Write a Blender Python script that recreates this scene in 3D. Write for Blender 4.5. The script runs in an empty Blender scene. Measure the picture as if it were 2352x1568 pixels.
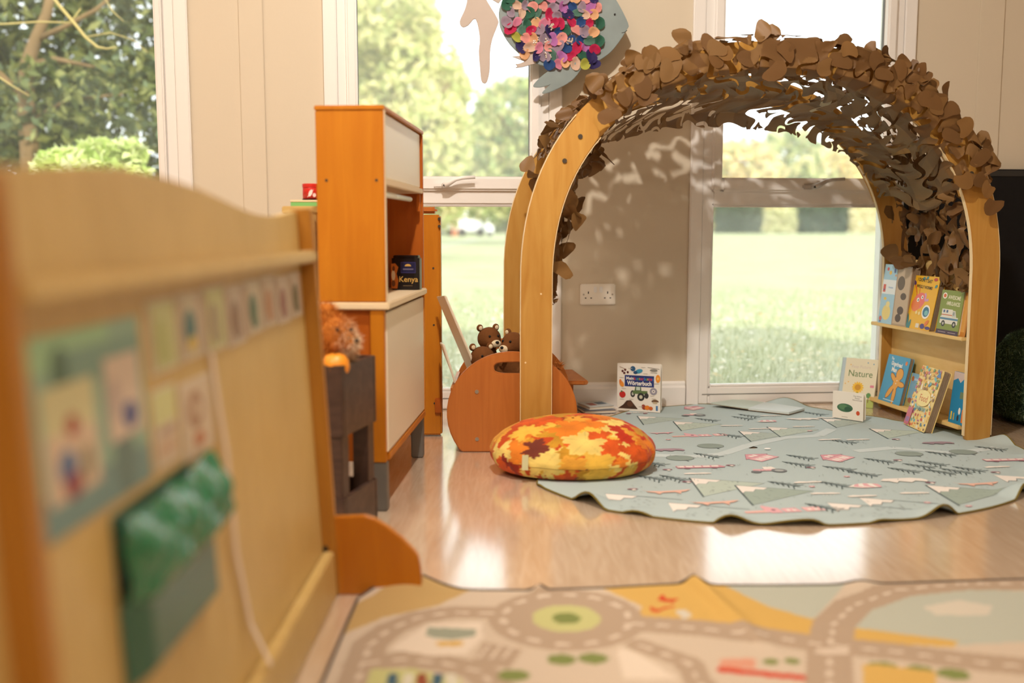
import bpy, bmesh, math, random
import numpy as np
from mathutils import Vector, Matrix
random.seed(7); rng = np.random.default_rng(7)
PI = math.pi
def S(r, g, b):
    f = lambda c: (c/255/12.92 if c/255 <= .04045 else ((c/255+.055)/1.055)**2.4)
    return (f(r), f(g), f(b), 1.0)
C = bpy.context.scene.collection
scn = bpy.context.scene

# ------------------------------------------------------------------ camera
F_PX = 2287.0; EYE = .73; PITCH = math.atan(254/2287.0)
cam = bpy.data.cameras.new('camera'); camo = bpy.data.objects.new('camera', cam); C.objects.link(camo)
cam.sensor_width = 36; cam.lens = 35.0
camo.location = (0, 0, EYE); camo.rotation_euler = (PI/2-PITCH, 0, 0)
cam.dof.use_dof = True; cam.dof.focus_distance = 3.55; cam.dof.aperture_fstop = 1.4
cam.clip_end = 600
scn.camera = camo
# ------------------------------------------------------------------ sky, sun, lamps, exposure
w = bpy.data.worlds.new('World'); scn.world = w; w.use_nodes = True
bg = w.node_tree.nodes['Background']; bg.inputs[0].default_value = (.93, .97, 1.0, 1); bg.inputs[1].default_value = 2.3
sun = bpy.data.lights.new('sun', 'SUN'); sun.energy = 5.0; sun.angle = math.radians(2); sun.color = (1, .95, .85)
suno = bpy.data.objects.new('sun', sun); C.objects.link(suno)
suno.rotation_euler = Vector((-.35, .75, -.62)).to_track_quat('-Z', 'Y').to_euler()
def area(name, loc, size, power, color, sy=None, aim=(0, 0, -1)):
    l = bpy.data.lights.new(name, 'AREA'); l.energy = power; l.color = color
    l.shape = 'RECTANGLE'; l.size = size; l.size_y = sy or size
    o = bpy.data.objects.new(name, l); C.objects.link(o); o.location = loc
    o.rotation_euler = Vector(aim).to_track_quat('-Z', 'Y').to_euler()
    return o
WARM = (1.0, .84, .67)
area('ceiling_panel_light', (-1.2, .6, 2.56), 1.2, 48, WARM, .6)
area('ceiling_panel_light', (1.2, -.6, 2.56), 1.2, 36, WARM, .6)
area('ceiling_panel_light', (-1.9, 2.7, 2.56), 1.2, 12, WARM, .6)
area('ceiling_spot_light', (0.0, 1.75, 2.56), .08, 46, (1, .92, .82), None, (.1, .75, -.6))
vs = scn.view_settings; scn.display_settings.display_device = 'sRGB'
vs.view_transform = 'Standard'; vs.look = 'None'; vs.exposure = 0.10; vs.gamma = 1.0; vs.use_curve_mapping = False
scn.cycles.use_denoising = True
scn.cycles.max_bounces = 10; scn.cycles.transparent_max_bounces = 24
scn.cycles.sample_clamp_indirect = 6.0

# ------------------------------------------------------------------ where a point of the photograph lies in the room
CP, SP = math.cos(PITCH), math.sin(PITCH)
def ray(x, y):
    u = (x-1176)/F_PX; v = -(y-784)/F_PX
    return (u, CP+v*SP, -SP+v*CP)
def at_floor(x, y, z=0.0):
    d = ray(x, y); t = (z-EYE)/d[2]; return (d[0]*t, d[1]*t)
def at_depth(x, y, Y):
    d = ray(x, y); t = Y/d[1]; return (d[0]*t, Y, EYE+d[2]*t)
YAW = math.radians(5.5); CY, SY = math.cos(YAW), math.sin(YAW)
WO = (.779, 4.144)
def WL(s, t, z=0.0):      # s along the window wall, t out from it into the room
    return (WO[0]+s*CY+t*SY, WO[1]+s*SY-t*CY, z)

# ------------------------------------------------------------------ materials
def new_mat(name):
    m = bpy.data.materials.new(name); m.use_nodes = True
    return m, m.node_tree, m.node_tree.nodes['Principled BSDF']
def setspec(b, v): b.inputs['Specular IOR Level'].default_value = v
def plain(name, col, rough=.6, spec=.4, noise=0.0, nscale=20, bump=0.0, bscale=200):
    m, nt, b = new_mat(name)
    b.inputs['Roughness'].default_value = rough; setspec(b, spec)
    b.inputs['Base Color'].default_value = col
    L = nt.links
    if noise:
        tc = nt.nodes.new('ShaderNodeTexCoord'); n = nt.nodes.new('ShaderNodeTexNoise'); n.inputs['Scale'].default_value = nscale
        n.inputs['Detail'].default_value = 4
        L.new(tc.outputs['Object'], n.inputs['Vector'])
        mx = nt.nodes.new('ShaderNodeMix'); mx.data_type = 'RGBA'
        mx.inputs[6].default_value = tuple(c*(1-noise) for c in col[:3])+(1,); mx.inputs[7].default_value = tuple(min(1, c*(1+noise)) for c in col[:3])+(1,)
        L.new(n.outputs['Fac'], mx.inputs[0]); L.new(mx.outputs[2], b.inputs['Base Color'])
    if bump:
        tc2 = nt.nodes.new('ShaderNodeTexCoord'); n2 = nt.nodes.new('ShaderNodeTexNoise'); n2.inputs['Scale'].default_value = bscale
        L.new(tc2.outputs['Object'], n2.inputs['Vector'])
        bp = nt.nodes.new('ShaderNodeBump'); bp.inputs['Strength'].default_value = bump; bp.inputs['Distance'].default_value = .002
        L.new(n2.outputs['Fac'], bp.inputs['Height']); L.new(bp.outputs['Normal'], b.inputs['Normal'])
    return m
def wood(name, c1, c2, rough=.42, stretch=(14, 14, 1.2), spec=.4, scale=3.0):
    m, nt, b = new_mat(name); L = nt.links
    tc = nt.nodes.new('ShaderNodeTexCoord'); mp = nt.nodes.new('ShaderNodeMapping'); mp.inputs['Scale'].default_value = stretch
    n = nt.nodes.new('ShaderNodeTexNoise'); n.inputs['Scale'].default_value = scale; n.inputs['Detail'].default_value = 6; n.inputs['Distortion'].default_value = .8
    r = nt.nodes.new('ShaderNodeValToRGB'); r.color_ramp.elements[0].position = .3; r.color_ramp.elements[1].position = .72
    r.color_ramp.elements[0].color = c2; r.color_ramp.elements[1].color = c1
    n2 = nt.nodes.new('ShaderNodeTexNoise'); n2.inputs['Scale'].default_value = 2.2; n2.inputs['Detail'].default_value = 2
    mx = nt.nodes.new('ShaderNodeMix'); mx.data_type = 'RGBA'; mx.blend_type = 'MULTIPLY'; mx.inputs[0].default_value = .35
    L.new(tc.outputs['Object'], mp.inputs['Vector']); L.new(mp.outputs['Vector'], n.inputs['Vector']); L.new(n.outputs['Fac'], r.inputs['Fac'])
    L.new(tc.outputs['Object'], n2.inputs['Vector']); L.new(r.outputs['Color'], mx.inputs[6])
    L.new(n2.outputs['Color'], mx.inputs[7])
    hs = nt.nodes.new('ShaderNodeHueSaturation'); hs.inputs['Saturation'].default_value = 0
    L.new(n2.outputs['Color'], hs.inputs['Color'])
    br = nt.nodes.new('ShaderNodeBrightContrast'); br.inputs['Bright'].default_value = .45
    L.new(hs.outputs['Color'], br.inputs['Color']); L.new(br.outputs['Color'], mx.inputs[7])
    L.new(mx.outputs[2], b.inputs['Base Color'])
    b.inputs['Roughness'].default_value = rough; setspec(b, spec)
    return m
def printed(name, rough=.6, spec=.3, trans=0.0, sheen=0.0, bump=0.0):     # flat print: colour carried by the mesh
    m, nt, b = new_mat(name); L = nt.links
    a = nt.nodes.new('ShaderNodeVertexColor'); a.layer_name = 'Col'
    L.new(a.outputs['Color'], b.inputs['Base Color'])
    b.inputs['Roughness'].default_value = rough; setspec(b, spec)
    if sheen: b.inputs['Sheen Weight'].default_value = sheen
    if bump:
        tc2 = nt.nodes.new('ShaderNodeTexCoord'); n2 = nt.nodes.new('ShaderNodeTexNoise'); n2.inputs['Scale'].default_value = 350
        L.new(tc2.outputs['Object'], n2.inputs['Vector'])
        bp = nt.nodes.new('ShaderNodeBump'); bp.inputs['Strength'].default_value = bump; bp.inputs['Distance'].default_value = .002
        L.new(n2.outputs['Fac'], bp.inputs['Height']); L.new(bp.outputs['Normal'], b.inputs['Normal'])
    if trans:
        t = nt.nodes.new('ShaderNodeBsdfTranslucent'); L.new(a.outputs['Color'], t.inputs['Color'])
        ms = nt.nodes.new('ShaderNodeMixShader'); ms.inputs[0].default_value = trans
        L.new(b.outputs[0], ms.inputs[1]); L.new(t.outputs[0], ms.inputs[2])
        L.new(ms.outputs[0], nt.nodes['Material Output'].inputs[0])
    return m
M = {}
M['wall'] = plain('wall_paint', S(216, 203, 182), .75, .25, .03, 1.5, .15, 90)
M['pvc'] = plain('white_pvc', S(240, 236, 232), .35, .5)
M['lever_grey'] = plain('lever_grey', S(196, 190, 184), .35, .5)
M['gasket'] = plain('grey_gasket', S(120, 120, 118), .6)
M['ceiling'] = plain('ceiling_paint', S(235, 228, 216), .8)
M['birch'] = wood('birch_ply', S(196, 150, 76), S(178, 126, 54), .4, (9, 9, 1.0))
M['birch_edge'] = plain('birch_edge', S(236, 212, 168), .5, .4, .06, 60)
M['shelf_ply'] = wood('pale_ply', S(238, 206, 140), S(228, 190, 118), .45, (9, 1.2, 9))
M['orange'] = wood('orange_beech', S(198, 124, 26), S(186, 110, 18), .4, (12, 12, 1.0))
M['deep_orange'] = wood('deep_orange_beech', S(184, 98, 24), S(170, 84, 18), .42, (12, 12, 1.0))
M['bin_wood'] = wood('beech_red', S(196, 118, 52), S(180, 102, 42), .38, (14, 14, 1.0))
M['edge'] = plain('pale_edging', S(236, 214, 178), .45)
M['laminate'] = plain('cream_laminate', S(240, 230, 208), .35, .5)
M['unit'] = wood('honey_maple', S(212, 182, 118), S(202, 170, 104), .4, (3, 12, 3))
M['unit_shaded'] = wood('honey_maple_shaded', S(188, 132, 52), S(176, 118, 42), .42, (12, 12, 1))  # darker copy of the maple, shade of the unlit post faces put into the colour
M['crate'] = wood('dark_walnut', S(88, 66, 56), S(62, 44, 38), .4, (3, 12, 12))
M['grey_foot'] = plain('grey_plastic', S(112, 106, 98), .5)
M['metal'] = plain('brushed_metal', S(190, 188, 182), .3); M['metal'].node_tree.nodes['Principled BSDF'].inputs['Metallic'].default_value = .9
M['darkmetal'] = plain('dark_bolt', S(70, 60, 48), .45)
M['chrome_white'] = plain('white_rod', S(236, 238, 226), .25)
M['black'] = plain('black_felt', S(26, 24, 24), .85, .2, .2, 40)
M['black_slot'] = plain('black_slot', S(22, 20, 18), .6)
M['plate'] = plain('socket_plastic', S(244, 238, 228), .3, .5)
M['print'] = printed('printed_paper', .42, .45)
M['matprint'] = printed('printed_fabric', .85, .15, 0, .0, .25)
M['carpet'] = printed('printed_carpet', .95, .1, 0, .0, .4)
M['cushion'] = printed('printed_cotton', .8, .25, 0, .1, .15)
M['leaf'] = printed('leaf', .6, .3, .35)
M['net'] = printed('camouflage_cloth', .5, .35, .22)
M['petal'] = printed('tissue', .7, .2, .35)
M['fishboard'] = plain('painted_board', S(140, 152, 152), .7, .2, .22, 9)
M['tailboard'] = plain('painted_board_pale', S(196, 182, 172), .7, .2, .08, 9)
M['hem'] = plain('olive_hem', S(120, 104, 40), .9)
M['darkhem'] = plain('dark_binding', S(70, 62, 58), .9)
M['paper'] = plain('page_paper', S(232, 222, 204), .7)
M['card'] = plain('grey_board', S(150, 128, 104), .75, .2, .15, 40)
M['plush'] = plain('brown_plush', S(112, 70, 38), .95, .1, .25, 30, .5, 160)
M['cream'] = plain('cream_felt', S(232, 214, 180), .9)
M['ginger'] = plain('ginger_fur', S(196, 122, 52), .9, .1, .25, 20)
M['palefur'] = plain('pale_fur', S(206, 168, 128), .9, .1, .2, 20)
M['fruit'] = plain('orange_plastic', S(240, 150, 40), .4, .5)
M['grassfur'] = printed('grass_pile', .9, .1, .15)
M['pouf'] = plain('dark_green_cover', S(32, 46, 34), .95, .1, .4, 25)
M['cord'] = plain('white_cord', S(238, 222, 206), .6)
M['tinblack'] = plain('tin_black', S(24, 20, 22), .3, .5)
M['red'] = plain('tin_red', S(206, 44, 36), .35, .5)
M['greenbox'] = plain('green_card', S(120, 186, 110), .6)
M['white'] = plain('white_paint', S(240, 240, 240), .4)
M['bark'] = plain('bark', S(120, 96, 66), .9, .1, .3, 8)
M['trunk'] = plain('olive_branch', S(168, 148, 92), .9, .1, .25, 12)
M['rubber'] = plain('tyre_rubber', S(50, 50, 52), .8)
M['orange_paint'] = plain('orange_paint', S(240, 110, 40), .5)

def glass_mat(VEIL):
    m = bpy.data.materials.new('window_glass'); m.use_nodes = True; nt = m.node_tree; L = nt.links
    nt.nodes.remove(nt.nodes['Principled BSDF'])
    tr = nt.nodes.new('ShaderNodeBsdfTransparent'); tr.inputs[0].default_value = (.97, .985, .98, 1)
    gl = nt.nodes.new('ShaderNodeBsdfGlossy'); gl.inputs['Roughness'].default_value = .02
    fr = nt.nodes.new('ShaderNodeFresnel'); fr.inputs[0].default_value = 1.45
    m1 = nt.nodes.new('ShaderNodeMixShader'); L.new(fr.outputs[0], m1.inputs[0]); L.new(tr.outputs[0], m1.inputs[1]); L.new(gl.outputs[0], m1.inputs[2])
    # veil mixed in to imitate hazy glare over the view, plus dried rain spots
    df = nt.nodes.new('ShaderNodeBsdfTranslucent'); df.inputs[0].default_value = (.98, .97, .92, 1)
    tc = nt.nodes.new('ShaderNodeTexCoord')
    n = nt.nodes.new('ShaderNodeTexNoise'); n.inputs['Scale'].default_value = 2.3; n.inputs['Detail'].default_value = 5
    v = nt.nodes.new('ShaderNodeTexVoronoi'); v.inputs['Scale'].default_value = 55
    mr = nt.nodes.new('ShaderNodeMapRange'); mr.inputs[1].default_value = .10; mr.inputs[2].default_value = .04; mr.inputs[3].default_value = 0; mr.inputs[4].default_value = .45
    n3 = nt.nodes.new('ShaderNodeTexNoise'); n3.inputs['Scale'].default_value = 5
    mr3 = nt.nodes.new('ShaderNodeMapRange'); mr3.inputs[1].default_value = .52; mr3.inputs[2].default_value = .7
    mu = nt.nodes.new('ShaderNodeMath'); mu.operation = 'MULTIPLY'
    mr2 = nt.nodes.new('ShaderNodeMapRange'); mr2.inputs[1].default_value = .3; mr2.inputs[2].default_value = .75; mr2.inputs[3].default_value = VEIL[0]; mr2.inputs[4].default_value = VEIL[1]
    ad = nt.nodes.new('ShaderNodeMath'); ad.operation = 'ADD'
    L.new(tc.outputs['Object'], n.inputs['Vector']); L.new(tc.outputs['Object'], v.inputs['Vector']); L.new(tc.outputs['Object'], n3.inputs['Vector'])
    L.new(v.outputs['Distance'], mr.inputs[0]); L.new(n3.outputs['Fac'], mr3.inputs[0]); L.new(mr.outputs[0], mu.inputs[0]); L.new(mr3.outputs[0], mu.inputs[1])
    L.new(n.outputs['Fac'], mr2.inputs[0]); L.new(mu.outputs[0], ad.inputs[0]); L.new(mr2.outputs[0], ad.inputs[1])
    m2 = nt.nodes.new('ShaderNodeMixShader'); L.new(ad.outputs[0], m2.inputs[0]); L.new(m1.outputs[0], m2.inputs[1]); L.new(df.outputs[0], m2.inputs[2])
    L.new(m2.outputs[0], nt.nodes['Material Output'].inputs[0])
    return m
M['glass'] = glass_mat((.08, .20)); M['glass_clear'] = glass_mat((.01, .06))

def floor_mat():
    m, nt, b = new_mat('oak_vinyl'); L = nt.links
    tc = nt.nodes.new('ShaderNodeTexCoord'); mp = nt.nodes.new('ShaderNodeMapping'); mp.inputs['Scale'].default_value = (9, .9, 1); mp.inputs['Rotation'].default_value = (0, 0, .25)
    n = nt.nodes.new('ShaderNodeTexNoise'); n.inputs['Scale'].default_value = 5; n.inputs['Detail'].default_value = 8; n.inputs['Distortion'].default_value = 1.6
    r = nt.nodes.new('ShaderNodeValToRGB'); r.color_ramp.elements[0].position = .32; r.color_ramp.elements[1].position = .68
    r.color_ramp.elements[0].color = S(206, 178, 150); r.color_ramp.elements[1].color = S(222, 198, 172)
    L.new(tc.outputs['Object'], mp.inputs['Vector']); L.new(mp.outputs['Vector'], n.inputs['Vector']); L.new(n.outputs['Fac'], r.inputs['Fac'])
    L.new(r.outputs['Color'], b.inputs['Base Color'])
    b.inputs['Roughness'].default_value = .15; setspec(b, 1.0); b.inputs['IOR'].default_value = 2.0
    b.inputs['Coat Weight'].default_value = .8; b.inputs['Coat Roughness'].default_value = .14; b.inputs['Coat IOR'].default_value = 1.7
    return m
M['floor'] = floor_mat()
def grass_mat():
    m, nt, b = new_mat('field_grass'); L = nt.links
    tc = nt.nodes.new('ShaderNodeTexCoord')
    n = nt.nodes.new('ShaderNodeTexNoise'); n.inputs['Scale'].default_value = 1.1; n.inputs['Detail'].default_value = 10; n.inputs['Roughness'].default_value = .7
    r = nt.nodes.new('ShaderNodeValToRGB'); e = r.color_ramp.elements
    e[0].position = .3; e[1].position = .7; e[0].color = S(146, 154, 108); e[1].color = S(172, 174, 140)
    L.new(tc.outputs['Object'], n.inputs['Vector']); L.new(n.outputs['Fac'], r.inputs['Fac']); L.new(r.outputs['Color'], b.inputs['Base Color'])
    b.inputs['Roughness'].default_value = .9; setspec(b, .1)
    return m
M['grass'] = grass_mat()

# ------------------------------------------------------------------ mesh helpers
def link(name, me, mat, parent=None):
    if mat is not None:
        for mm in (mat if isinstance(mat, (list, tuple)) else [mat]): me.materials.append(mm)
    o = bpy.data.objects.new(name, me); C.objects.link(o)
    if parent is not None: o.parent = parent
    return o
def tag(o, label=None, cat=None, group=None, kind=None):
    if label: o['label'] = label
    if cat: o['category'] = cat
    if group: o['group'] = group
    if kind: o['kind'] = kind
    return o
def empty(name, loc=(0, 0, 0), rz=0.0, label=None, cat=None, group=None, kind=None, rx=0.0):
    o = bpy.data.objects.new(name, None); C.objects.link(o); o.location = loc; o.rotation_euler = (rx, 0, rz)
    o.empty_display_size = .05
    return tag(o, label, cat, group, kind)
class MB:
    def __init__(s): s.v = []; s.f = []
    def add(s, vs, fs):
        b = len(s.v); s.v += [tuple(v) for v in vs]; s.f += [tuple(i+b for i in f) for f in fs]; return s
    def box(s, x0, x1, y0, y1, z0, z1):
        return s.add([(x0, y0, z0), (x1, y0, z0), (x1, y1, z0), (x0, y1, z0), (x0, y0, z1), (x1, y0, z1), (x1, y1, z1), (x0, y1, z1)],
                     [(0, 3, 2, 1), (4, 5, 6, 7), (0, 1, 5, 4), (1, 2, 6, 5), (2, 3, 7, 6), (3, 0, 4, 7)])
    def hexa(s, p):     # eight corners, bottom loop then top loop
        return s.add(p, [(0, 3, 2, 1), (4, 5, 6, 7), (0, 1, 5, 4), (1, 2, 6, 5), (2, 3, 7, 6), (3, 0, 4, 7)])
    def prism(s, poly, f0, f1):   # poly: 2D points; f0/f1 map a 2D point to 3D on the two sides
        n = len(poly); a = [f0(*p) for p in poly]; b = [f1(*p) for p in poly]
        return s.add(a+b, [tuple(range(n-1, -1, -1)), tuple(range(n, 2*n))]+[(i, (i+1) % n, n+(i+1) % n, n+i) for i in range(n)])
    def tube(s, pts, r, n=8, cap=True):
        pts = [Vector(p) for p in pts]; m = len(pts); rr = r if isinstance(r, (list, tuple)) else [r]*m
        vs = []
        up = Vector((0, 0, 1)); d0 = (pts[1]-pts[0]).normalized()
        if abs(d0.dot(up)) > .9: up = Vector((1, 0, 0))
        a = d0.cross(up).normalized()
        for i, p in enumerate(pts):
            d = (pts[min(i+1, m-1)]-pts[max(i-1, 0)]).normalized()
            a = (a-d*a.dot(d)).normalized(); b = d.cross(a)
            for k in range(n):
                t = 2*PI*k/n; vs.append(p+(a*math.cos(t)+b*math.sin(t))*rr[i])
        fs = [(i*n+k, i*n+(k+1) % n, (i+1)*n+(k+1) % n, (i+1)*n+k) for i in range(m-1) for k in range(n)]
        if cap: fs += [tuple(range(n-1, -1, -1)), tuple(range((m-1)*n, m*n))]
        return s.add(vs, fs)
    def lathe(s, prof, n=24, c=(0, 0, 0), sx=1.0, sy=1.0):
        vs = []; m = len(prof)
        for r, z in prof:
            for k in range(n):
                t = 2*PI*k/n; vs.append((c[0]+r*sx*math.cos(t), c[1]+r*sy*math.sin(t), c[2]+z))
        fs = [(i*n+k, i*n+(k+1) % n, (i+1)*n+(k+1) % n, (i+1)*n+k) for i in range(m-1) for k in range(n)]
        fs += [tuple(range(n-1, -1, -1)), tuple(range((m-1)*n, m*n))]
        return s.add(vs, fs)
    def ell(s, c, r, n=16, m=10):
        pr = [(max(1e-4, math.sin(PI*i/m)), -math.cos(PI*i/m)) for i in range(m+1)]
        vs = []
        for q, z in pr:
            for k in range(n):
                t = 2*PI*k/n; vs.append((c[0]+r[0]*q*math.cos(t), c[1]+r[1]*q*math.sin(t), c[2]+r[2]*z))
        fs = [(i*n+k, i*n+(k+1) % n, (i+1)*n+(k+1) % n, (i+1)*n+k) for i in range(m) for k in range(n)]
        return s.add(vs, fs)
    def build(s, name, mat, parent=None, bevel=0.0, smooth=False, seg=2):
        me = bpy.data.meshes.new(name); me.from_pydata(s.v, [], s.f); me.update()
        if bevel:
            bm = bmesh.new(); bm.from_mesh(me); bmesh.ops.recalc_face_normals(bm, faces=bm.faces)
            es = [e for e in bm.edges if len(e.link_faces) == 2 and e.calc_face_angle(0) > .6]
            bmesh.ops.bevel(bm, geom=es, offset=bevel, segments=seg, affect='EDGES', clamp_overlap=True)
            bm.to_mesh(me); bm.free()
        if smooth:
            me.polygons.foreach_set('use_smooth', [True]*len(me.polygons))
        return link(name, me, mat, parent)
def box_obj(name, b, mat, parent=None, bevel=.003): return MB().box(*b).build(name, mat, parent, bevel)
def np_mesh(name, V, Fc, mat, parent=None, col=None, smooth=False):
    """V (n,3), Fc (m,3|4) int, col (n,3) linear per vertex"""
    V = np.asarray(V, dtype=np.float32); Fc = np.asarray(Fc, dtype=np.int32)
    me = bpy.data.meshes.new(name); k = Fc.shape[1]
    me.vertices.add(len(V)); me.vertices.foreach_set('co', V.ravel())
    me.loops.add(Fc.size); me.loops.foreach_set('vertex_index', Fc.ravel())
    me.polygons.add(len(Fc)); me.polygons.foreach_set('loop_start', np.arange(0, Fc.size, k, dtype=np.int32))
    me.update(calc_edges=True)
    if col is not None:
        a = me.color_attributes.new('Col', 'FLOAT_COLOR', 'POINT')
        c4 = np.ones((len(V), 4), dtype=np.float32); c4[:, :3] = np.asarray(col)[:, :3]; a.data.foreach_set('color', c4.ravel())
    if smooth: me.polygons.foreach_set('use_smooth', np.ones(len(Fc), dtype=bool))
    return link(name, me, mat, parent)
class Print:
    """flat print: coloured 2-D shapes stacked in layers a hair apart, mapped onto a surface by fn(u, v, lift)"""
    def __init__(s): s.v = []; s.f = []; s.c = []; s.l = []; s.n = 0
    def poly(s, pts, col, layer=None):
        s.n += 1; la = s.n if layer is None else layer
        b = len(s.v); s.v += [(p[0], p[1]) for p in pts]; s.l += [la]*len(pts); s.c += [col[:3]]*len(pts); s.f.append(tuple(range(b, b+len(pts)))); return s
    def rect(s, x0, y0, x1, y1, col): return s.poly([(x0, y0), (x1, y0), (x1, y1), (x0, y1)], col)
    def oval(s, cx, cy, rx, ry, col, n=18, rot=0.0, a0=0.0, a1=2*PI):
        c, q = math.cos(rot), math.sin(rot); P = []
        for i in range(n):
            t = a0+(a1-a0)*i/(n if a1-a0 > 6.2 else n-1); x, y = rx*math.cos(t), ry*math.sin(t); P.append((cx+x*c-y*q, cy+x*q+y*c))
        return s.poly(P, col)
    def line(s, pts, wd, col):
        s.n += 1
        for i in range(len(pts)-1):
            (x0, y0), (x1, y1) = pts[i], pts[i+1]; L = math.hypot(x1-x0, y1-y0) or 1e-6
            nx, ny = -(y1-y0)/L*wd/2, (x1-x0)/L*wd/2
            s.poly([(x0-nx, y0-ny), (x1-nx, y1-ny), (x1+nx, y1+ny), (x0+nx, y0+ny)], col, s.n)
        return s
    def text(s, txt, x, y, h, col, rot=0.0, sx=1.0, bold=.0, center=True, slant=0.0):
        V, Fc, W = glyphs(txt, bold)
        s.n += 1; k = h/.70; c, q = math.cos(rot), math.sin(rot); b = len(s.v)
        for (vx, vy) in V:
            X = (vx-(W/2 if center else 0))*k*sx+slant*vy*k; Y = vy*k
            s.v.append((x+X*c-Y*q, y+X*q+Y*c))
        s.l += [s.n]*len(V); s.c += [col[:3]]*len(V); s.f += [tuple(i+b for i in f) for f in Fc]
        return s
    def build(s, name, mat, parent, fn, step=.00008, base=.0003, cell=0.0):
        if cell:      # cut big shapes small so that they follow a wavy cloth
            bm = bmesh.new(); cl = bm.verts.layers.float_color.new('c'); ll = bm.verts.layers.float.new('l')
            for f in s.f:
                vs_ = [bm.verts.new((s.v[k][0], s.v[k][1], 0)) for k in f]
                for v_, k in zip(vs_, f): v_[cl] = tuple(s.c[k][:3])+(1.0,); v_[ll] = s.l[k]
                bm.faces.new(vs_)
            for _ in range(4):
                es = [e for e in bm.edges if e.calc_length() > cell]
                if not es: break
                bmesh.ops.triangulate(bm, faces=list({f for e in es for f in e.link_faces if len(f.verts) > 3}))
                bmesh.ops.subdivide_edges(bm, edges=[e for e in bm.edges if e.calc_length() > cell], cuts=1)
            bmesh.ops.triangulate(bm, faces=bm.faces)
            bm.verts.index_update(); s.v = [(v.co.x, v.co.y) for v in bm.verts]; s.c = [tuple(v[cl])[:3] for v in bm.verts]; s.l = [v[ll] for v in bm.verts]
            s.f = [tuple(v.index for v in f.verts) for f in bm.faces]; bm.free()
        V = [fn(p[0], p[1], base+step*l) for p, l in zip(s.v, s.l)]
        me = bpy.data.meshes.new(name); me.from_pydata(V, [], s.f); me.update()
        a = me.color_attributes.new('Col', 'FLOAT_COLOR', 'POINT')
        c4 = np.ones((len(V), 4), dtype=np.float32); c4[:, :3] = np.array(s.c); a.data.foreach_set('color', c4.ravel())
        return link(name, me, mat, parent)
_gl = {}
def glyphs(txt, bold):
    if (txt, bold) in _gl: return _gl[(txt, bold)]
    cu = bpy.data.curves.new('lettering', 'FONT'); cu.body = txt; cu.size = 1.0; cu.offset = bold; cu.resolution_u = 3
    o = bpy.data.objects.new('lettering', cu)
    me = bpy.data.meshes.new_from_object(o)
    V = [(v.co.x, v.co.y) for v in me.vertices]; Fc = [tuple(p.vertices) for p in me.polygons]
    bpy.data.objects.remove(o); bpy.data.curves.remove(cu); bpy.data.meshes.remove(me)
    W = max([v[0] for v in V] or [0])
    _gl[(txt, bold)] = (V, Fc, W); return _gl[(txt, bold)]
def dup(root, loc=None, rz=None, label=None, group=None):
    r = root.copy(); C.objects.link(r)
    if loc is not None: r.location = loc
    if rz is not None: r.rotation_euler = (root.rotation_euler[0], root.rotation_euler[1], rz)
    if label: r['label'] = label
    if group: r['group'] = group
    for ch in root.children:
        c = ch.copy(); C.objects.link(c); c.parent = r
        for g in ch.children:
            d = g.copy(); C.objects.link(d); d.parent = c
    return r
def blob(name, parts, mat, parent=None, voxel=.006, smooth=4, disp=None):
    """one continuous body grown from overlapping ellipsoids"""
    mb = MB()
    for c, r in parts: mb.ell(c, r, 14, 9)
    o = mb.build(name+'_raw', None)
    r = o.modifiers.new('r', 'REMESH'); r.mode = 'VOXEL'; r.voxel_size = voxel
    sm = o.modifiers.new('s', 'SMOOTH'); sm.iterations = smooth
    dg = bpy.context.evaluated_depsgraph_get(); me = bpy.data.meshes.new_from_object(o.evaluated_get(dg))
    raw = o.data; bpy.data.objects.remove(o); bpy.data.meshes.remove(raw)
    me.name = name; me.polygons.foreach_set('use_smooth', [True]*len(me.polygons))
    return link(name, me, mat, parent)
def smoothstep(a, b, x):
    t = np.clip((x-a)/(b-a), 0, 1); return t*t*(3-2*t)

# ================================================================== the room
H_CEIL = 2.6
def struct(o): o['kind'] = 'structure'; return o
# floor and shell
fl = struct(MB().add([(-3.4, -3.6, 0), (3.6, -3.6, 0), (3.6, 4.43, 0), (-3.4, 3.76, 0)], [(0, 1, 2, 3)]).build('floor', M['floor']))
struct(MB().add([(-3.6, -3.7, H_CEIL), (-3.6, 4.2, H_CEIL), (3.8, 5.0, H_CEIL), (3.8, -3.7, H_CEIL)], [(0, 1, 2, 3)]).build('ceiling', M['ceiling']))
struct(box_obj('wall_left', (-3.5, -3.4, -3.6, 4.0, 0, H_CEIL), M['wall'], None, 0))
struct(box_obj('wall_right', (3.6, 3.7, -3.6, 4.6, 0, H_CEIL), M['wall'], None, 0))
struct(box_obj('wall_front', (-3.5, 3.7, -3.7, -3.6, 0, H_CEIL), M['wall'], None, 0))
# window wall, in its own frame: x along the wall, -y into the room, pierced by three openings
WZ0, WZ1 = .03, 2.16
WIN = [(-2.985, -2.085), (-1.475, -.630), (-.002, .842)]
def wall_empty(o): o.location = (WO[0], WO[1], 0); o.rotation_euler = (0, 0, YAW); return o
mb = MB(); x = -4.2
for a, b in WIN:
    mb.box(x, a, 0, .16, 0, H_CEIL); mb.box(a, b, 0, .16, 0, WZ0); mb.box(a, b, 0, .16, WZ1, H_CEIL); x = b
mb.box(x, 2.95, 0, .16, 0, H_CEIL)
wall_empty(struct(mb.build('wall_back', M['wall'])))
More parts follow.
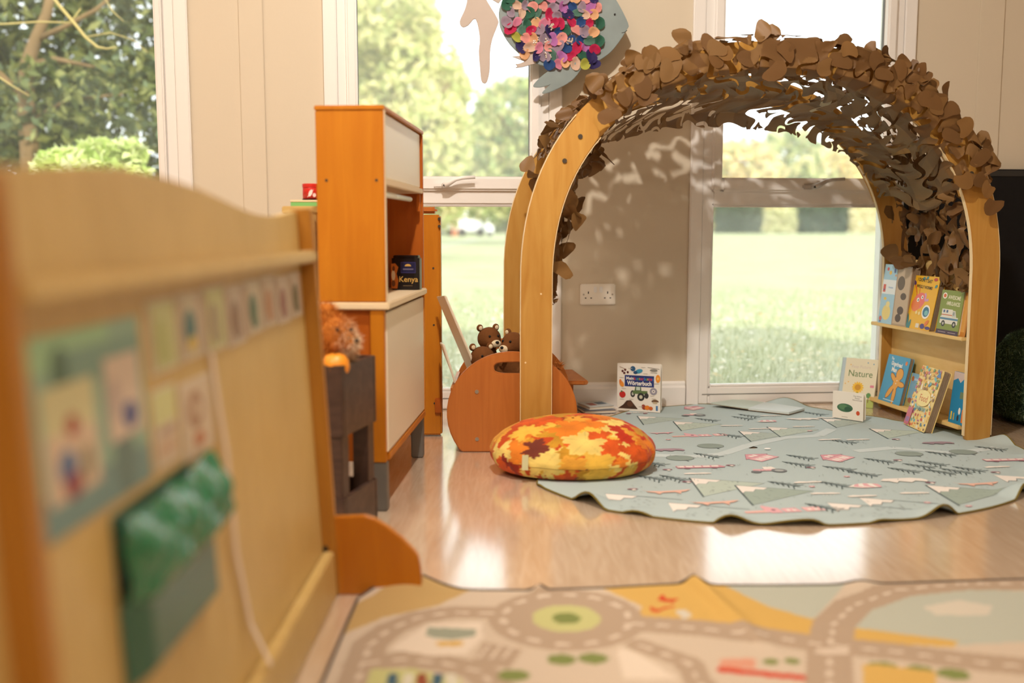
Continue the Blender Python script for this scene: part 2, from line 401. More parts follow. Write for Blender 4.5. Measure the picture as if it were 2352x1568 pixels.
# skirting boards and the cover strips of the wall panels
def skirt(name, a, b):
    prof = [(0, 0), (-.018, 0), (-.018, .078), (-.012, .086), (-.012, .096), (-.005, .104), (0, .104)]
    m = MB().prism(prof, lambda y, z: (a, y, z), lambda y, z: (b, y, z))
    wall_empty(struct(m.build(name, M['pvc'])))
skirt('baseboard_back', -2.03, -1.53); skirt('baseboard_back.001', -.57, -.055); skirt('baseboard_back.002', .90, 2.9)
for i, (a, b) in enumerate([(-1.845, -1.753), (1.168, 1.273)]):
    wall_empty(struct(box_obj('trim_%d' % (i+1), (a, b, -.009, 0, 0 if i else .0, H_CEIL), M['wall'], None, .002)))
# ------------------------------------------------------------------ windows
def ring_frame(mb, x0, x1, z0, z1, w, y0, y1, wb=None, wt=None):
    wb = wb or w; wt = wt or w
    mb.box(x0, x0+w, y0, y1, z0, z1); mb.box(x1-w, x1, y0, y1, z0, z1)
    mb.box(x0+w, x1-w, y0, y1, z0, z0+wb); mb.box(x0+w, x1-w, y0, y1, z1-wt, z1)
def handle_parts(root, hx, z, hm=None):
    hm = hm or M['pvc']
    h = MB().box(hx, hx+.062, -.046, -.030, z-.012, z+.010).build('handle', hm, root, .005)
    MB().tube([(hx+.040, -.044, z-.002), (hx+.048, -.066, z), (hx+.060, -.072, z+.006), (hx+.085, -.073, z+.020), (hx+.112, -.073, z+.026), (hx+.162, -.072, z+.029)],
              [.0115, .011, .0105, .0085, .0075, .0068], 10).build('lever', hm, h, 0, True)
    MB().tube([(hx+.040, -.046, z-.003), (hx+.040, -.0725, z-.003)], .0045, 10).build('keyhole', M['black_slot'], h)
def window(n, a, b, hx, split=True):
    r = empty('window_%d' % n, (WO[0], WO[1], 0), YAW, kind='structure')
    mb = MB()      # casing strips lying on the wall
    mb.box(a-.048, a+.004, -.020, -.0005, 0.0, WZ1+.05); mb.box(b-.004, b+.048, -.020, -.0005, 0.0, WZ1+.05); mb.box(a+.004, b-.004, -.020, -.0005, WZ1, WZ1+.05)
    mb.build('casing', M['pvc'], r, .004)
    mb = MB(); ring_frame(mb, a, b, WZ0-.028, WZ1, .048, -.012, .09, .076)
    if split: mb.box(a+.048, b-.048, -.012, .09, .835, .898)
    mb.build('frame', M['pvc'], r, .006)
    if split:
        mb = MB(); ring_frame(mb, a+.040, b-.040, .890, WZ1-.04, .042, -.032, .05, .056)
        mb.build('sash', M['pvc'], r, .008)
        MB().box(a+.082, b-.082, .016, .022, .946, WZ1-.08).build('glass', M['glass'], r)
        mb = MB(); ring_frame(mb, a+.080, b-.080, .944, WZ1-.08, .004, .004, .024); mb.build('gasket', M['gasket'], r)
        MB().box(a+.048, b-.048, .016, .022, .079, .835).build('glass', M['glass'], r)
        mb = MB(); ring_frame(mb, a+.046, b-.046, .077, .837, .010, -.004, .024); mb.build('bead', M['pvc'], r, .003)
        handle_parts(r, hx, .912, M['lever_grey'] if n == 3 else None)
    else:
        MB().box(a+.048, b-.048, .016, .022, .079, WZ1-.048).build('glass', M['glass_clear'], r)
        mb = MB(); ring_frame(mb, a+.046, b-.046, .077, WZ1-.046, .030, -.030, .024); mb.build('bead', M['pvc'], r, .006)
    MB().box(a+.02, b-.02, -.014, -.011, .046, .049).build('sill_joint', M['gasket'], r)
    return r
window(1, *WIN[0], 0, False); window(2, *WIN[1], -1.098); window(3, *WIN[2], .418)
# ------------------------------------------------------------------ double socket on the wall
so = empty('wall_socket', WL(-.428, 0, .470), YAW, 'white double plug socket on the wall between the two windows', 'socket')
MB().box(-.0735, .0735, -.010, -.0002, -.0435, .0435).build('face_plate', M['plate'], so, .004)
for sx in (-1, 1):
    MB().box(sx*.012-.0065, sx*.012+.0065, -.0135, -.009, .008, .032).build('switch', M['white'], so, .002)
    MB().tube([(sx*.060, -.0100, 0), (sx*.060, -.0112, 0)], .0038, 12).build('screw', M['metal'], so)
    mb = MB()
    mb.box(sx*.040-.002, sx*.040+.002, -.0104, -.0099, .003, .0125)
    for q in (-.0115, .0115): mb.box(sx*.040+q-.0032, sx*.040+q+.0032, -.0104, -.0099, -.0165, -.0125)
    mb.build('pin_holes', M['black_slot'], so)

# ================================================================== outdoors
def gz(Y): return -.10+max(0.0, Y-5.0)*.0092
ng = 60; gy = np.concatenate([[4.2], np.linspace(5, 12, 20), np.geomspace(13, 200, ng-21)])
gx = np.linspace(-1, 1, 41); V = []; 
for yy in gy:
    for xx in gx: V.append((xx*(14+yy*1.1), yy, gz(yy)))
n = len(gx); Fc = [(i*n+j, i*n+j+1, (i+1)*n+j+1, (i+1)*n+j) for i in range(len(gy)-1) for j in range(n-1)]
lawn = np_mesh('lawn', V, Fc, M['grass']); tag(lawn, kind='structure')
# worn white line painted on the field
p = [at_floor(1008, 566), at_floor(1150, 535)]
def on_field(px, py):      # where the sight line through a pixel meets the rising field
    d = ray(px, py)
    lo, hi = 4.5, 190.0
    for _ in range(60):
        m_ = (lo+hi)/2; z = EYE+d[2]*m_/d[1]
        if z > gz(m_): lo = m_
        else: hi = m_
    return (d[0]*lo/d[1], lo, gz(lo))
a = on_field(985, 571); b = on_field(1085, 553); c_ = on_field(1150, 548)
mb = MB()
for (p0, p1) in ((a, b), (b, c_)):
    mb.add([(p0[0], p0[1], p0[2]+.03), (p1[0], p1[1], p1[2]+.03), (p1[0]+.25, p1[1]+.9, p1[2]+.04), (p0[0]+.1, p0[1]+.6, p0[2]+.04)], [(0, 1, 2, 3)])
tag(mb.build('field_marking', M['white']), 'white line painted across the far part of the grass field', 'marking')
# fallen leaves and grass blades near the building
def leaf_quads(P, size, rg, flat=1.0):
    """n random small quads at points P"""
    n = len(P); a = rg.normal(size=(n, 3)); a[:, 2] *= flat; a /= np.linalg.norm(a, axis=1, keepdims=True)
    q = rg.normal(size=(n, 3)); q[:, 2] *= flat; b = q-a*np.sum(a*q, 1, keepdims=True); b /= np.linalg.norm(b, axis=1, keepdims=True)
    sz = (size*(.6+.8*rg.random(n)))[:, None]
    V = np.stack([P-a*sz, P+b*sz*.45, P+a*sz, P-b*sz*.45], 1).reshape(-1, 3)
    return V, np.arange(4*n).reshape(n, 4)
rg = np.random.default_rng(3)
n = 6000; Yn = 4.75+6.5*rg.random(n)**1.4; P = np.stack([(rg.random(n)-.5)*1.5*Yn+.4*Yn, Yn, np.array([gz(y) for y in Yn])+.03], 1)
V, Fc = leaf_quads(P, .022, rg, .25)
pal = np.array([S(238, 228, 196), S(226, 206, 150), S(244, 240, 226), S(206, 168, 96), S(214, 214, 170)])[:, :3]
tag(np_mesh('fallen_leaves', V, Fc, M['leaf'], col=np.repeat(pal[rg.choice(5, n, p=[.3, .2, .3, .06, .14])], 4, 0)), 'pale fallen leaves scattered over the grass close outside the windows', 'leaves', kind='stuff')
n = 26000; Yn = 4.6+8*rg.random(n)**1.3; X = (rg.random(n)-.5)*1.5*Yn+.4*Yn; Z = np.array([gz(y) for y in Yn])
hgt = .03+.05*rg.random(n); dx = rg.normal(size=n)*.02; dy = rg.normal(size=n)*.02; wdt = .004
V = np.stack([np.stack([X-wdt, Yn, Z], 1), np.stack([X+wdt, Yn, Z], 1), np.stack([X+dx, Yn+dy, Z+hgt], 1)], 1).reshape(-1, 3)
pal = np.array([S(154, 164, 106), S(174, 180, 128), S(204, 204, 166), S(132, 146, 90)])[:, :3]
tag(np_mesh('grass_blades', V, np.arange(3*n).reshape(n, 3), M['leaf'], col=np.repeat(pal[rg.integers(0, 4, n)], 3, 0)), 'short grass of the field just outside the windows', 'grass', kind='stuff')

def crown_mesh(name, blobs, n, size, pal, seed, parent, hollow=.55):
    rg = np.random.default_rng(seed); tot = sum(b[1][0]*b[1][2] for b in blobs); Vs = []; Fs = []; Cs = []; off = 0
    for c, r in blobs:
        k = max(40, int(n*r[0]*r[2]/tot))
        d = rg.normal(size=(k, 3)); d /= np.linalg.norm(d, axis=1, keepdims=True)
        q = (hollow+(1-hollow)*rg.random(k)**.5)[:, None]
        lump = 1+.22*np.sin(d[:, :1]*5+seed)*np.sin(d[:, 1:2]*6+c[0])*np.sin(d[:, 2:3]*5+c[2])
        P = np.array(c)+d*q*np.array(r)*lump
        V, F = leaf_quads(P, size, rg); Vs.append(V); Fs.append(F+off); off += len(V)
        cl = pal[rg.integers(0, len(pal), k)]*(.85+.3*rg.random((k, 1)))
        Cs.append(np.repeat(cl, 4, 0))
    o = np_mesh(name, np.concatenate(Vs), np.concatenate(Fs), M['leaf'], parent, np.concatenate(Cs)); o['kind'] = 'stuff'; return o
def P3(*cols): return np.array([S(*c)[:3] for c in cols])
def tree(name, label, x, Y, blobs, n, size, pal, seed, trunk_r, trunk_h, cat='tree', group=None):
    t = empty(name, (x, Y, gz(Y)), 0, label, cat, group)
    crown_mesh('crown', blobs, n, size, pal, seed, t)
    if trunk_r:
        mb = MB().tube([(0, 0, -.1), (.05*trunk_h*.1, 0, trunk_h*.5), (0, 0, trunk_h)], [trunk_r, trunk_r*.75, trunk_r*.4], 8)
        rr = random.Random(seed)
        for k in range(5):
            an = rr.random()*6.28; L = trunk_h*(.25+.2*rr.random()); z0 = trunk_h*(.45+.1*k)
            mb.tube([(0, 0, z0), (math.cos(an)*L*.5, math.sin(an)*L*.5, z0+L*.45), (math.cos(an)*L, math.sin(an)*L, z0+L*.8)], [trunk_r*.4, trunk_r*.25, trunk_r*.1], 6)
        mb.build('trunk', M['bark'], t, 0, True)
    return t
def X(px, Y): return (px-1176)/F_PX*Y
def ZZ(py, Y): return at_depth(1176, py, Y)[2]-gz(Y)     # height above the field
YEL = P3((226, 222, 160), (212, 214, 150), (238, 228, 176), (196, 204, 136)); GRN = P3((150, 166, 104), (176, 186, 124), (128, 150, 96)); AUT = P3((236, 208, 140), (226, 214, 156), (206, 208, 150), (240, 220, 170))
DRK = P3((74, 92, 78), (92, 108, 92), (60, 80, 68))
def ell_px(px, py, rx, ry, x0, Y, dy=0.0, deep=1.0):     # an ellipsoid of foliage seen at a pixel, in the tree's frame
    k = Y/F_PX; return ((X(px, Y)-x0, dy, ZZ(py, Y)), (rx*k, rx*k*deep, ry*k))
# behind the middle window: a big pale tree and a smaller one beyond it
Y = 24.0; x0 = X(900, Y)
tree('pale_tree', 'large pale yellow-green tree seen through the middle window, behind the cooker unit', x0, Y,
     [ell_px(870, 60, 150, 120, x0, Y), ell_px(930, 200, 150, 110, x0, Y, .6), ell_px(850, 330, 130, 120, x0, Y), ell_px(990, 330, 100, 110, x0, Y, -.5), ell_px(940, 450, 140, 90, x0, Y)], 15000, .16, YEL, 11, .28, ZZ(120, Y))
Y = 40.0; x0 = X(1180, Y)
tree('round_tree', 'round yellow-green tree low in the middle window, beside the fish tail', x0, Y,
     [ell_px(1180, 260, 90, 80, x0, Y), ell_px(1130, 340, 80, 90, x0, Y), ell_px(1210, 380, 90, 90, x0, Y), ell_px(1150, 440, 100, 70, x0, Y)], 5000, .22, np.concatenate([YEL, GRN]), 12, .3, ZZ(300, Y))
Y = 90.0
for i, (px, top, wd, pal, lb) in enumerate([(1000, 430, 90, GRN, 'green tree far across the field, behind the white van'), (1185, 470, 60, GRN, 'dark green tree at the field edge, right of the white van'),
        (1700, 330, 110, AUT, 'golden autumn tree far across the field, low in the window inside the arch'), (1800, 300, 100, np.concatenate([YEL, GRN]), 'tall green and yellow tree in the middle of the window inside the arch'),
        (1900, 340, 90, AUT, 'yellow tree far across the field, behind the window handle in the arch'), (1990, 350, 100, YEL, 'pale tree far across the field, right part of the window inside the arch'),
        (1600, 380, 90, YEL, 'pale tree far across the field, left edge of the window inside the arch')]):
    Y = 70.0+9*i; x0 = X(px, Y); h = (540-top)
    tree('distant_tree', lb, x0, Y, [ell_px(px, top+h*.35, wd*.8, h*.4, x0, Y), ell_px(px-wd*.4, top+h*.7, wd*.7, h*.35, x0, Y), ell_px(px+wd*.4, top+h*.65, wd*.7, h*.38, x0, Y, 1)], 2600, .55, pal, 20+i, .5, ZZ(top+40, Y), group='trees across the field')
# clipped hedges and bushes at the far edge of the field
Y = 76.0
for i, (xa, xb, ya, yb, pal, lb) in enumerate([(1640, 1742, 478, 543, DRK, 'dark clipped hedge block at the field edge left of the pale bush'),
        (1742, 1822, 492, 545, P3((222, 220, 176), (206, 208, 160), (232, 224, 190)), 'pale square bush standing between the two dark hedges'),
        (1824, 1938, 480, 543, DRK, 'dark hedge block right of the pale square bush'), (1938, 2030, 494, 545, P3((236, 226, 190), (224, 218, 176)), 'pale bush at the right end of the far hedges'),
        (1146, 1215, 476, 535, P3((120, 138, 96), (150, 140, 110), (104, 124, 92)), 'dark green hedge at the field edge right of the parked van')]):
    x0 = X((xa+xb)/2, Y); hw = (xb-xa)/2*Y/F_PX; hh = (yb-ya)*Y/F_PX
    t = empty('hedge', (x0, Y, gz(Y)), 0, lb, 'hedge', 'hedges at the field edge')
    rg = np.random.default_rng(50+i); n = 1800
    P = np.stack([(rg.random(n)*2-1)*hw, (rg.random(n)-.5)*1.6, rg.random(n)*hh], 1); V, Fc = leaf_quads(P, .22, rg)
    o = np_mesh('foliage', V, Fc, M['leaf'], t, np.repeat(pal[rg.integers(0, len(pal), n)], 4, 0)); o['kind'] = 'stuff'
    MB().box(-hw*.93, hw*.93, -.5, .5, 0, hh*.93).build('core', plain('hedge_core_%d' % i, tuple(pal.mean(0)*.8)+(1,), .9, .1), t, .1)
# vehicles parked beyond the grass
def van(name, label, px0, px1, py0, py1, Y, cat):
    x0, x1 = X(px0, Y), X(px1, Y); h = (py1-py0)*Y/F_PX; L = x1-x0; g = gz(Y)
    t = empty(name, ((x0+x1)/2, Y, g), 0, label, cat)
    prof = [(-L/2, .25*h*.6), (-L/2, h*.80), (-L/2+.06*L, h*.96), (-L/2+.72*L, h), (-L/2+.84*L, h*.62), (L/2-.01*L, h*.52), (L/2, h*.15)]
    MB().prism(prof, lambda a, z: (a, -.95, z), lambda a, z: (a, .95, z)).build('body', M['white'], t, .06)
    MB().add([(L*.24, -.962, h*.60), (L*.315, -.962, h*.60), (L*.235, -.962, h*.92), (L*.16, -.962, h*.92)], [(0, 1, 2, 3)]).build('side_window', M['gasket'], t)
    for sx in (-.3, .3): MB().tube([(sx*L, -1.0, h*.13), (sx*L, -.75, h*.13)], h*.13, 14).build('wheel', M['rubber'], t)
    return t
Y = 60.0
van('white_van', 'large white van parked beyond the grass, seen under the middle window transom', 1050, 1118, 470, 542, Y, 'van')
van('white_car', 'smaller white vehicle parked left of the big van, beyond the grass', 998, 1046, 478, 541, Y+2, 'car')
t = empty('white_trailer', (X(1127, Y), Y-1.5, gz(Y)), 0, 'narrow upright white trailer standing right of the white van', 'trailer')
MB().box(-.22, .22, -.5, .5, .18, 1.62).build('box', M['white'], t, .06)
for sx in (-.52, .52): MB().tube([(0, sx, .16), (0, sx*.85, .16)], .16, 12).build('wheel', M['rubber'], t)
t = empty('orange_barrier', (X(1048, Y), Y-1.2, gz(Y)), 0, 'small orange roadwork barrier between the two white vehicles', 'barrier')
MB().box(-.16, .16, -.05, .05, .75, 1.62).build('board', M['orange_paint'], t, .02)
for sx in (-.1, .1): MB().box(sx-.03, sx+.03, -.25, .25, 0, .76).build('leg', M['orange_paint'], t, .01)

# outside the left window: dense dark trees close to the building, a low bright bush and a bare looping branch
Y = 9.5; x0 = X(150, Y)
DG = P3((100, 108, 54), (130, 132, 72), (78, 88, 46), (150, 150, 92), (110, 122, 88), (62, 70, 38))
t = empty('spreading_tree', (x0, Y, gz(Y)), 0, 'dense dark green tree with crooked trunk filling the left window', 'tree')
crown_mesh('crown', [ell_px(60, 40, 190, 160, x0, Y), ell_px(260, 80, 190, 150, x0, Y, .5), ell_px(40, 250, 180, 150, x0, Y, .4), ell_px(260, 260, 200, 120, x0, Y, -.3), ell_px(420, 180, 140, 260, x0, Y, .8), ell_px(150, 400, 300, 90, x0, Y, .6), ell_px(-120, 200, 160, 260, x0, Y, .5), ell_px(150, -160, 320, 140, x0, Y, .5)], 17000, .06, DG, 31, t, .2)
mb = MB()
def bp(px, py, dy=-.7): return (X(px, Y+dy)-x0, dy, ZZ(py, Y))
mb.tube([bp(88, 620), bp(86, 420), bp(82, 260), bp(88, 180), bp(112, 120), bp(138, 70), bp(170, -40)], [.10, .09, .075, .065, .05, .045, .03], 8)
mb.tube([bp(84, 250), bp(20, 190), bp(-60, 140)], [.03, .025, .02], 7)
mb.tube([bp(90, 178), bp(150, 165), bp(240, 182)], [.03, .025, .012], 7)
mb.tube([bp(110, 125), bp(180, 95), bp(250, 60), bp(300, 20)], [.03, .022, .018, .01], 7)
mb.tube([bp(88, 300), bp(180, 250), bp(300, 240)], [.028, .02, .01], 7)
mb.build('trunk', M['bark'], t, 0, True)
Y2 = 6.6; 
def bq(px, py): return (X(px, Y2), 0, ZZ(py, Y2))
t = empty('climbing_stem', (0, Y2, gz(Y2)), 0, 'pale bare looping branch hanging close outside the left window', 'branch')
MB().tube([bq(120, -60), bq(165, 10), bq(200, 55), bq(222, 85), bq(248, 108), bq(270, 112), bq(290, 108)], [.010, .011, .011, .010, .009, .006, .004], 7).build('stem', M['trunk'], t, 0, True)
mb = MB().tube([bq(256, -30), bq(285, 25), bq(310, 50)], [.004, .004, .003], 6).tube([bq(0, 58), bq(60, 54), bq(120, 50), bq(190, 52), bq(215, 20)], [.007, .006, .006, .005, .004], 6)
mb.tube([bq(222, 85), bq(280, 75), bq(330, 92), bq(360, 120)], [.005, .004, .003, .003], 6).tube([bq(0, 160), bq(50, 195), bq(90, 220)], [.006, .005, .004], 6)
mb.build('twig', M['trunk'], t, 0, True)
Y3 = 7.4; x3 = X(230, Y3)
t = empty('bright_bush', (x3, Y3, gz(Y3)), 0, 'low bright lime-green bush at the foot of the dark tree', 'bush')
crown_mesh('foliage', [ell_px(160, 372, 60, 30, x3, Y3), ell_px(240, 355, 60, 34, x3, Y3), ell_px(310, 352, 36, 34, x3, Y3), ell_px(220, 400, 130, 44, x3, Y3)], 2600, .05, P3((214, 222, 150), (196, 210, 124), (230, 232, 178), (170, 190, 100)), 33, t, .2)
MB().tube([(0, 0, 0), (0, 0, ZZ(420, Y3))], .03, 6).build('stem', M['bark'], t)

# ================================================================== the wooden arch
AC = Vector((.06, 3.17, 0)); AE = Vector((1.573, .25, 0)).normalized(); AD = Vector((-.06, .67, 0)).normalized()
ORG = AC+AE*.802; NEXP = 2.3; Z0 = .55; DREAR = .655
def arch(th, rho, d):
    """point of the arch: angle th (0 right, pi left), rho 0 inner edge .. 1 outer edge, d metres behind the front face"""
    a = .734+.1*rho; b = .69+.1*rho; c, s_ = math.cos(th), math.sin(th)
    x = a*math.copysign(abs(c)**(2/NEXP), c); z = Z0+b*max(s_, 0)**(2/NEXP)
    return ORG+AE*x+AD*d+Vector((0, 0, z))
def leg_pt(side, z, rho, d): return ORG+AE*(side*(.734+.1*rho))+AD*d+Vector((0, 0, z))
ROOT = ORG+AD*.34
al = empty('reading_arch', ROOT, 0, 'tall curved plywood reading arch with built-in bookshelf standing before the window', 'arch')
def loc(p): return tuple(Vector(p)-ROOT)
def band(name, path, d0, d1, mat, bevel=.003, lo=0.0, hi=1.0, parent=None):
    """path: list of (fn(rho, d)) stations; ends are rounded off"""
    n = len(path); V = []; Fc = []
    for i, (fn, sh) in enumerate(path):
        for (r, d) in ((lo+sh, d0), (hi-sh, d0), (hi-sh, d1), (lo+sh, d1)): V.append(loc(fn(r, d)))
    for i in range(n-1):
        for k in range(4): Fc.append((4*i+k, 4*i+(k+1) % 4, 4*i+4+(k+1) % 4, 4*i+4+k))
    Fc += [(3, 2, 1, 0), (4*n-4, 4*n-3, 4*n-2, 4*n-1)]
    m = MB(); m.v = V; m.f = Fc
    return m.build(name, mat, al if parent is None else parent, bevel)
def rnd(k): return [.30, .17, .085, .03][k] if k < 4 else 0.0
def leg_path(side, th_end):
    st = [((lambda r, d, z=z: leg_pt(side, z, r, d)), rnd(i)*.5) for i, z in enumerate([.001, .003, .008, .016])]
    st += [((lambda r, d, z=z: leg_pt(side, z, r, d)), 0) for z in (.12, .30, .45)]
    base = PI if side < 0 else 0.0
    ths = [base+(th_end-base)*k/16 for k in range(1, 14)]
    st += [((lambda r, d, t=t: arch(t, r, d)), 0) for t in ths]
    dt = (th_end-base)/16
    for i, q in enumerate((.0, .35, .62, .82)[::1]):
        t = th_end-dt*1.0*(1-(.25+.75*q/.82)); st.append(((lambda r, d, t=t: arch(t, r, d)), rnd(3-i)))
    return st
TL, TR = math.radians(138), math.radians(40)
LEGS = []
for d0, dsgn in ((0.0, 1), (DREAR, 1)):
    band('arch_top', [((lambda r, d, t=math.radians(a): arch(t, r, d)), 0) for a in np.linspace(158, 22, 46)], d0+.018, d0+.036, M['birch'])
    LEGS.append(band('leg', leg_path(-1, TL), d0, d0+.018, M['birch']))
    LEGS.append(band('leg', leg_path(1, TR), d0, d0+.018, M['birch']))
for side, ths in ((-1, (143, 150.5)), (1, (35, 27))):
    for a in ths:
        p = arch(math.radians(a), .5, 0)
        MB().tube([loc(p-AD*.0035), loc(p+AD*.004)], .0075, 14).build('bolt', M['darkmetal'], LEGS[0 if side < 0 else 1])
for z, r in ((.53, .35), (.31, .85)):
    p = leg_pt(-1, z, r, 0); MB().tube([loc(p-AD*.001), loc(p+AD*.002)], .003, 10).build('peg', M['birch_edge'], LEGS[0])
for d0 in (0.0, DREAR):
    for (lo_, hi_, side) in ((-.022, -.001, 'inner'), (1.001, 1.022, 'outer')):
        for sd_ in (-1, 1):
            b_, e_ = (PI, TL-.03) if sd_ < 0 else (0.0, TR+.03)
            st = [((lambda r, d, z=z, s=sd_: leg_pt(s, z, r, d)), 0) for z in (.02, .2, .42)]+[((lambda r, d, t=b_+(e_-b_)*k/14: arch(t, r, d)), 0) for k in range(1, 14)]
            band('pale_edge_highlight', st, d0+.001, d0+.017, M['birch_edge'], 0, lo_, hi_, LEGS[(0 if sd_ < 0 else 1)+(2 if d0 else 0)])  # pale ply edges that also paint in the window-lit rim highlight
# slats that tie the front ring to the rear ring
def slat(th, r0, r1, th_w=.035):
    P = []
    for d in (.036, DREAR):
        for (t, r) in ((th-th_w, r0), (th+th_w, r0), (th+th_w, r1), (th-th_w, r1)): P.append(loc(arch(t, r, d)))
    MB().hexa([P[0], P[1], P[5], P[4], P[3], P[2], P[6], P[7]]).build('cross_slat', M['birch'], al, .003)
for a in (40, 66, 114, 140): slat(math.radians(a), .05, .23)
# bookshelf between the right legs
FX = lambda Y: 1.578-.149*(Y-3.43)
YA, YB = 3.462, 4.090
def shelf_box(name, o0, o1, z0, z1, mat, bev=.002):
    p = [(FX(YA)+o0, YA), (FX(YA)+o1, YA), (FX(YB)+o1, YB), (FX(YB)+o0, YB)]
    MB().hexa([loc((a, b, z0)) for a, b in p]+[loc((a, b, z1)) for a, b in p]).build(name, mat, al, bev)
shelf_box('back_board', .080, .092, .03, .617, M['shelf_ply'])
shelf_box('book_ledge', 0, .080, .346, .3595, M['shelf_ply'])
shelf_box('book_ledge', 0, .080, .032, .0475, M['shelf_ply'])
# outer rim of the front left leg: pale ply, bright rim light painted in
# ================================================================== camouflage net over the arch
nt_ = empty('camouflage_net', tuple(ORG+AD*.33+Vector((0, 0, Z0))), 0, 'brown leaf-cut camouflage net draped over the top of the wooden arch', 'net')
NR = Vector(nt_.location)
def clip_mesh(V, T, f, col):
    """keep the part of a triangle mesh where f > 0, cutting triangles along f = 0"""
    ins = f > 0; k = ins[T].sum(1); outV = [V]; outC = [col]; tris = [T[k == 3]]; nv = len(V)
    for cnt in (1, 2):
        t = T[k == cnt]
        if not len(t): continue
        odd = ins[t] if cnt == 1 else ~ins[t]
        p = np.argmax(odd, 1); r = np.arange(len(t)); a = t[r, p]; b = t[r, (p+1) % 3]; c = t[r, (p+2) % 3]
        def cut(i, j):
            w_ = (f[i]/(f[i]-f[j]))[:, None]; return V[i]+(V[j]-V[i])*w_, col[i]+(col[j]-col[i])*w_
        (vab, cab), (vac, cac) = cut(a, b), cut(a, c); n = len(t)
        outV += [vab, vac]; outC += [cab, cac]; iab = nv+np.arange(n); iac = nv+n+np.arange(n); nv += 2*n
        if cnt == 1: tris.append(np.stack([a, iab, iac], 1))
        else: tris += [np.stack([iab, b, c], 1), np.stack([iab, c, iac], 1)]
    V2 = np.concatenate(outV); C2 = np.concatenate(outC); T2 = np.concatenate(tris)
    used = np.unique(T2); mp = np.full(len(V2), -1); mp[used] = np.arange(len(used)); return V2[used], mp[T2], C2[used]
NPAL = P3((126, 92, 52), (110, 78, 44), (136, 102, 62), (118, 85, 50))
def cut_field(p, q, seed, cell=(.098, .070), open_=1.0):
    """distance-like field of S-shaped incisions on a sheet with coordinates p, q in metres"""
    f = np.full(p.shape, 1.0); curl = np.zeros(p.shape); rg = np.random.default_rng(seed)
    i0, i1 = int(np.floor(p.min()/cell[0]))-1, int(np.ceil(p.max()/cell[0]))+1
    j0, j1 = int(np.floor(q.min()/cell[1]))-1, int(np.ceil(q.max()/cell[1]))+1
    for i in range(i0, i1):
        for j in range(j0, j1):
            cx = (i+.5+.28*(rg.random()-.5)+(.5 if j % 2 else 0))*cell[0]; cy = (j+.5+.28*(rg.random()-.5))*cell[1]
            an = rg.random()*2*PI; fl_ = 1 if rg.random() < .5 else -1; L = .036+.014*rg.random(); wd = (.0034+.0085*rg.random()**2)*open_
            m_ = (np.abs(p-cx) < .085) & (np.abs(q-cy) < .085)
            if not m_.any(): continue
            X_ = (p[m_]-cx)*math.cos(an)+(q[m_]-cy)*math.sin(an); Y_ = fl_*(-(p[m_]-cx)*math.sin(an)+(q[m_]-cy)*math.cos(an))
            u = X_/L; yc = .023*np.sin(u*PI*.95); sl = .023*PI*.95/L*np.cos(u*PI*.95)
            wdt = wd*(.62+1.0*np.clip((u+1)/2, 0, 1)**1.5); dd = np.abs(Y_-yc)/np.sqrt(1+sl*sl*.8)-wdt
            ex = np.clip(np.abs(X_)-L, 0, None); dd = np.sqrt(np.clip(dd+wdt, 0, None)**2+ex**2)-wdt
            dd = np.where(np.abs(u) > 1.6, 1.0, dd)
            f[m_] = np.minimum(f[m_], dd); g = np.exp(-np.clip(dd, 0, None)/.011)*np.sign(Y_-yc)*(1 if rg.random() < .7 else -.6)
            curl[m_] += np.where(np.abs(u) < 1.5, g, 0)
    return f, np.clip(curl, -1.2, 1.2)
def grid(nu, nv):
    U, Vv = np.meshgrid(np.linspace(0, 1, nu), np.linspace(0, 1, nv), indexing='ij')
    i = np.arange(nu*nv).reshape(nu, nv); a, b, c, d = i[:-1, :-1].ravel(), i[1:, :-1].ravel(), i[1:, 1:].ravel(), i[:-1, 1:].ravel()
    return U.ravel(), Vv.ravel(), np.concatenate([np.stack([a, b, c], 1), np.stack([a, c, d], 1)])
def wobble(p, q, seed, k=1.0):
    r_ = np.random.default_rng(seed); s_ = np.zeros_like(p)
    for n in range(5):
        fx, fy = r_.uniform(6, 26, 2)*k; s_ += np.sin(p*fx+r_.uniform(0, 6))*np.sin(q*fy+r_.uniform(0, 6))/(1+n*.4)
    return s_/2.6
def cloth(name, nu, nv, posfn, pq, seed, curl_amp, edge=True, open_=1.0):
    U, Vv, T = grid(nu, nv); p, q = pq(U, Vv)
    f, curl = cut_field(p, q, seed, open_=open_)
    P = posfn(U, Vv)
    Pg = P.reshape(nu, nv, 3); du = np.gradient(Pg, axis=0); dv = np.gradient(Pg, axis=1); N = np.cross(du, dv).reshape(-1, 3)
    N /= np.linalg.norm(N, axis=1, keepdims=True)+1e-9
    P = P+N*(curl*curl_amp)[:, None]
    if edge:      # scalloped rim
        e = np.minimum.reduce([q-q.min(), q.max()-q, p-p.min(), p.max()-p])
        f = np.minimum(f, e-.024*(.5+.5*np.sin(p*52+2*np.sin(q*30)+seed))*(.5+.5*np.sin(q*46+1.0+2*np.sin(p*21)))-.0005)
    col = NPAL[(np.floor(p*9+wobble(p, q, seed+5)*2).astype(int)+np.floor(q*11).astype(int)) % 4]*(1+.10*wobble(p, q, seed+9))[:, None]
    V2, T2, C2 = clip_mesh(P-np.array(NR), T, f, col)
    return np_mesh(name, V2, T2, M['net'], nt_, C2, smooth=True)
def archv(th, rho, d):
    a = .734+.1*rho; b = .69+.1*rho; c, s_ = np.cos(th), np.clip(np.sin(th), 0, 1)
    x = a*np.sign(c)*np.abs(c)**(2/NEXP); z = Z0+b*s_**(2/NEXP)
    return np.array(ORG)+x[:, None]*np.array(AE)+d[:, None]*np.array(AD)+z[:, None]*np.array([0, 0, 1.0])
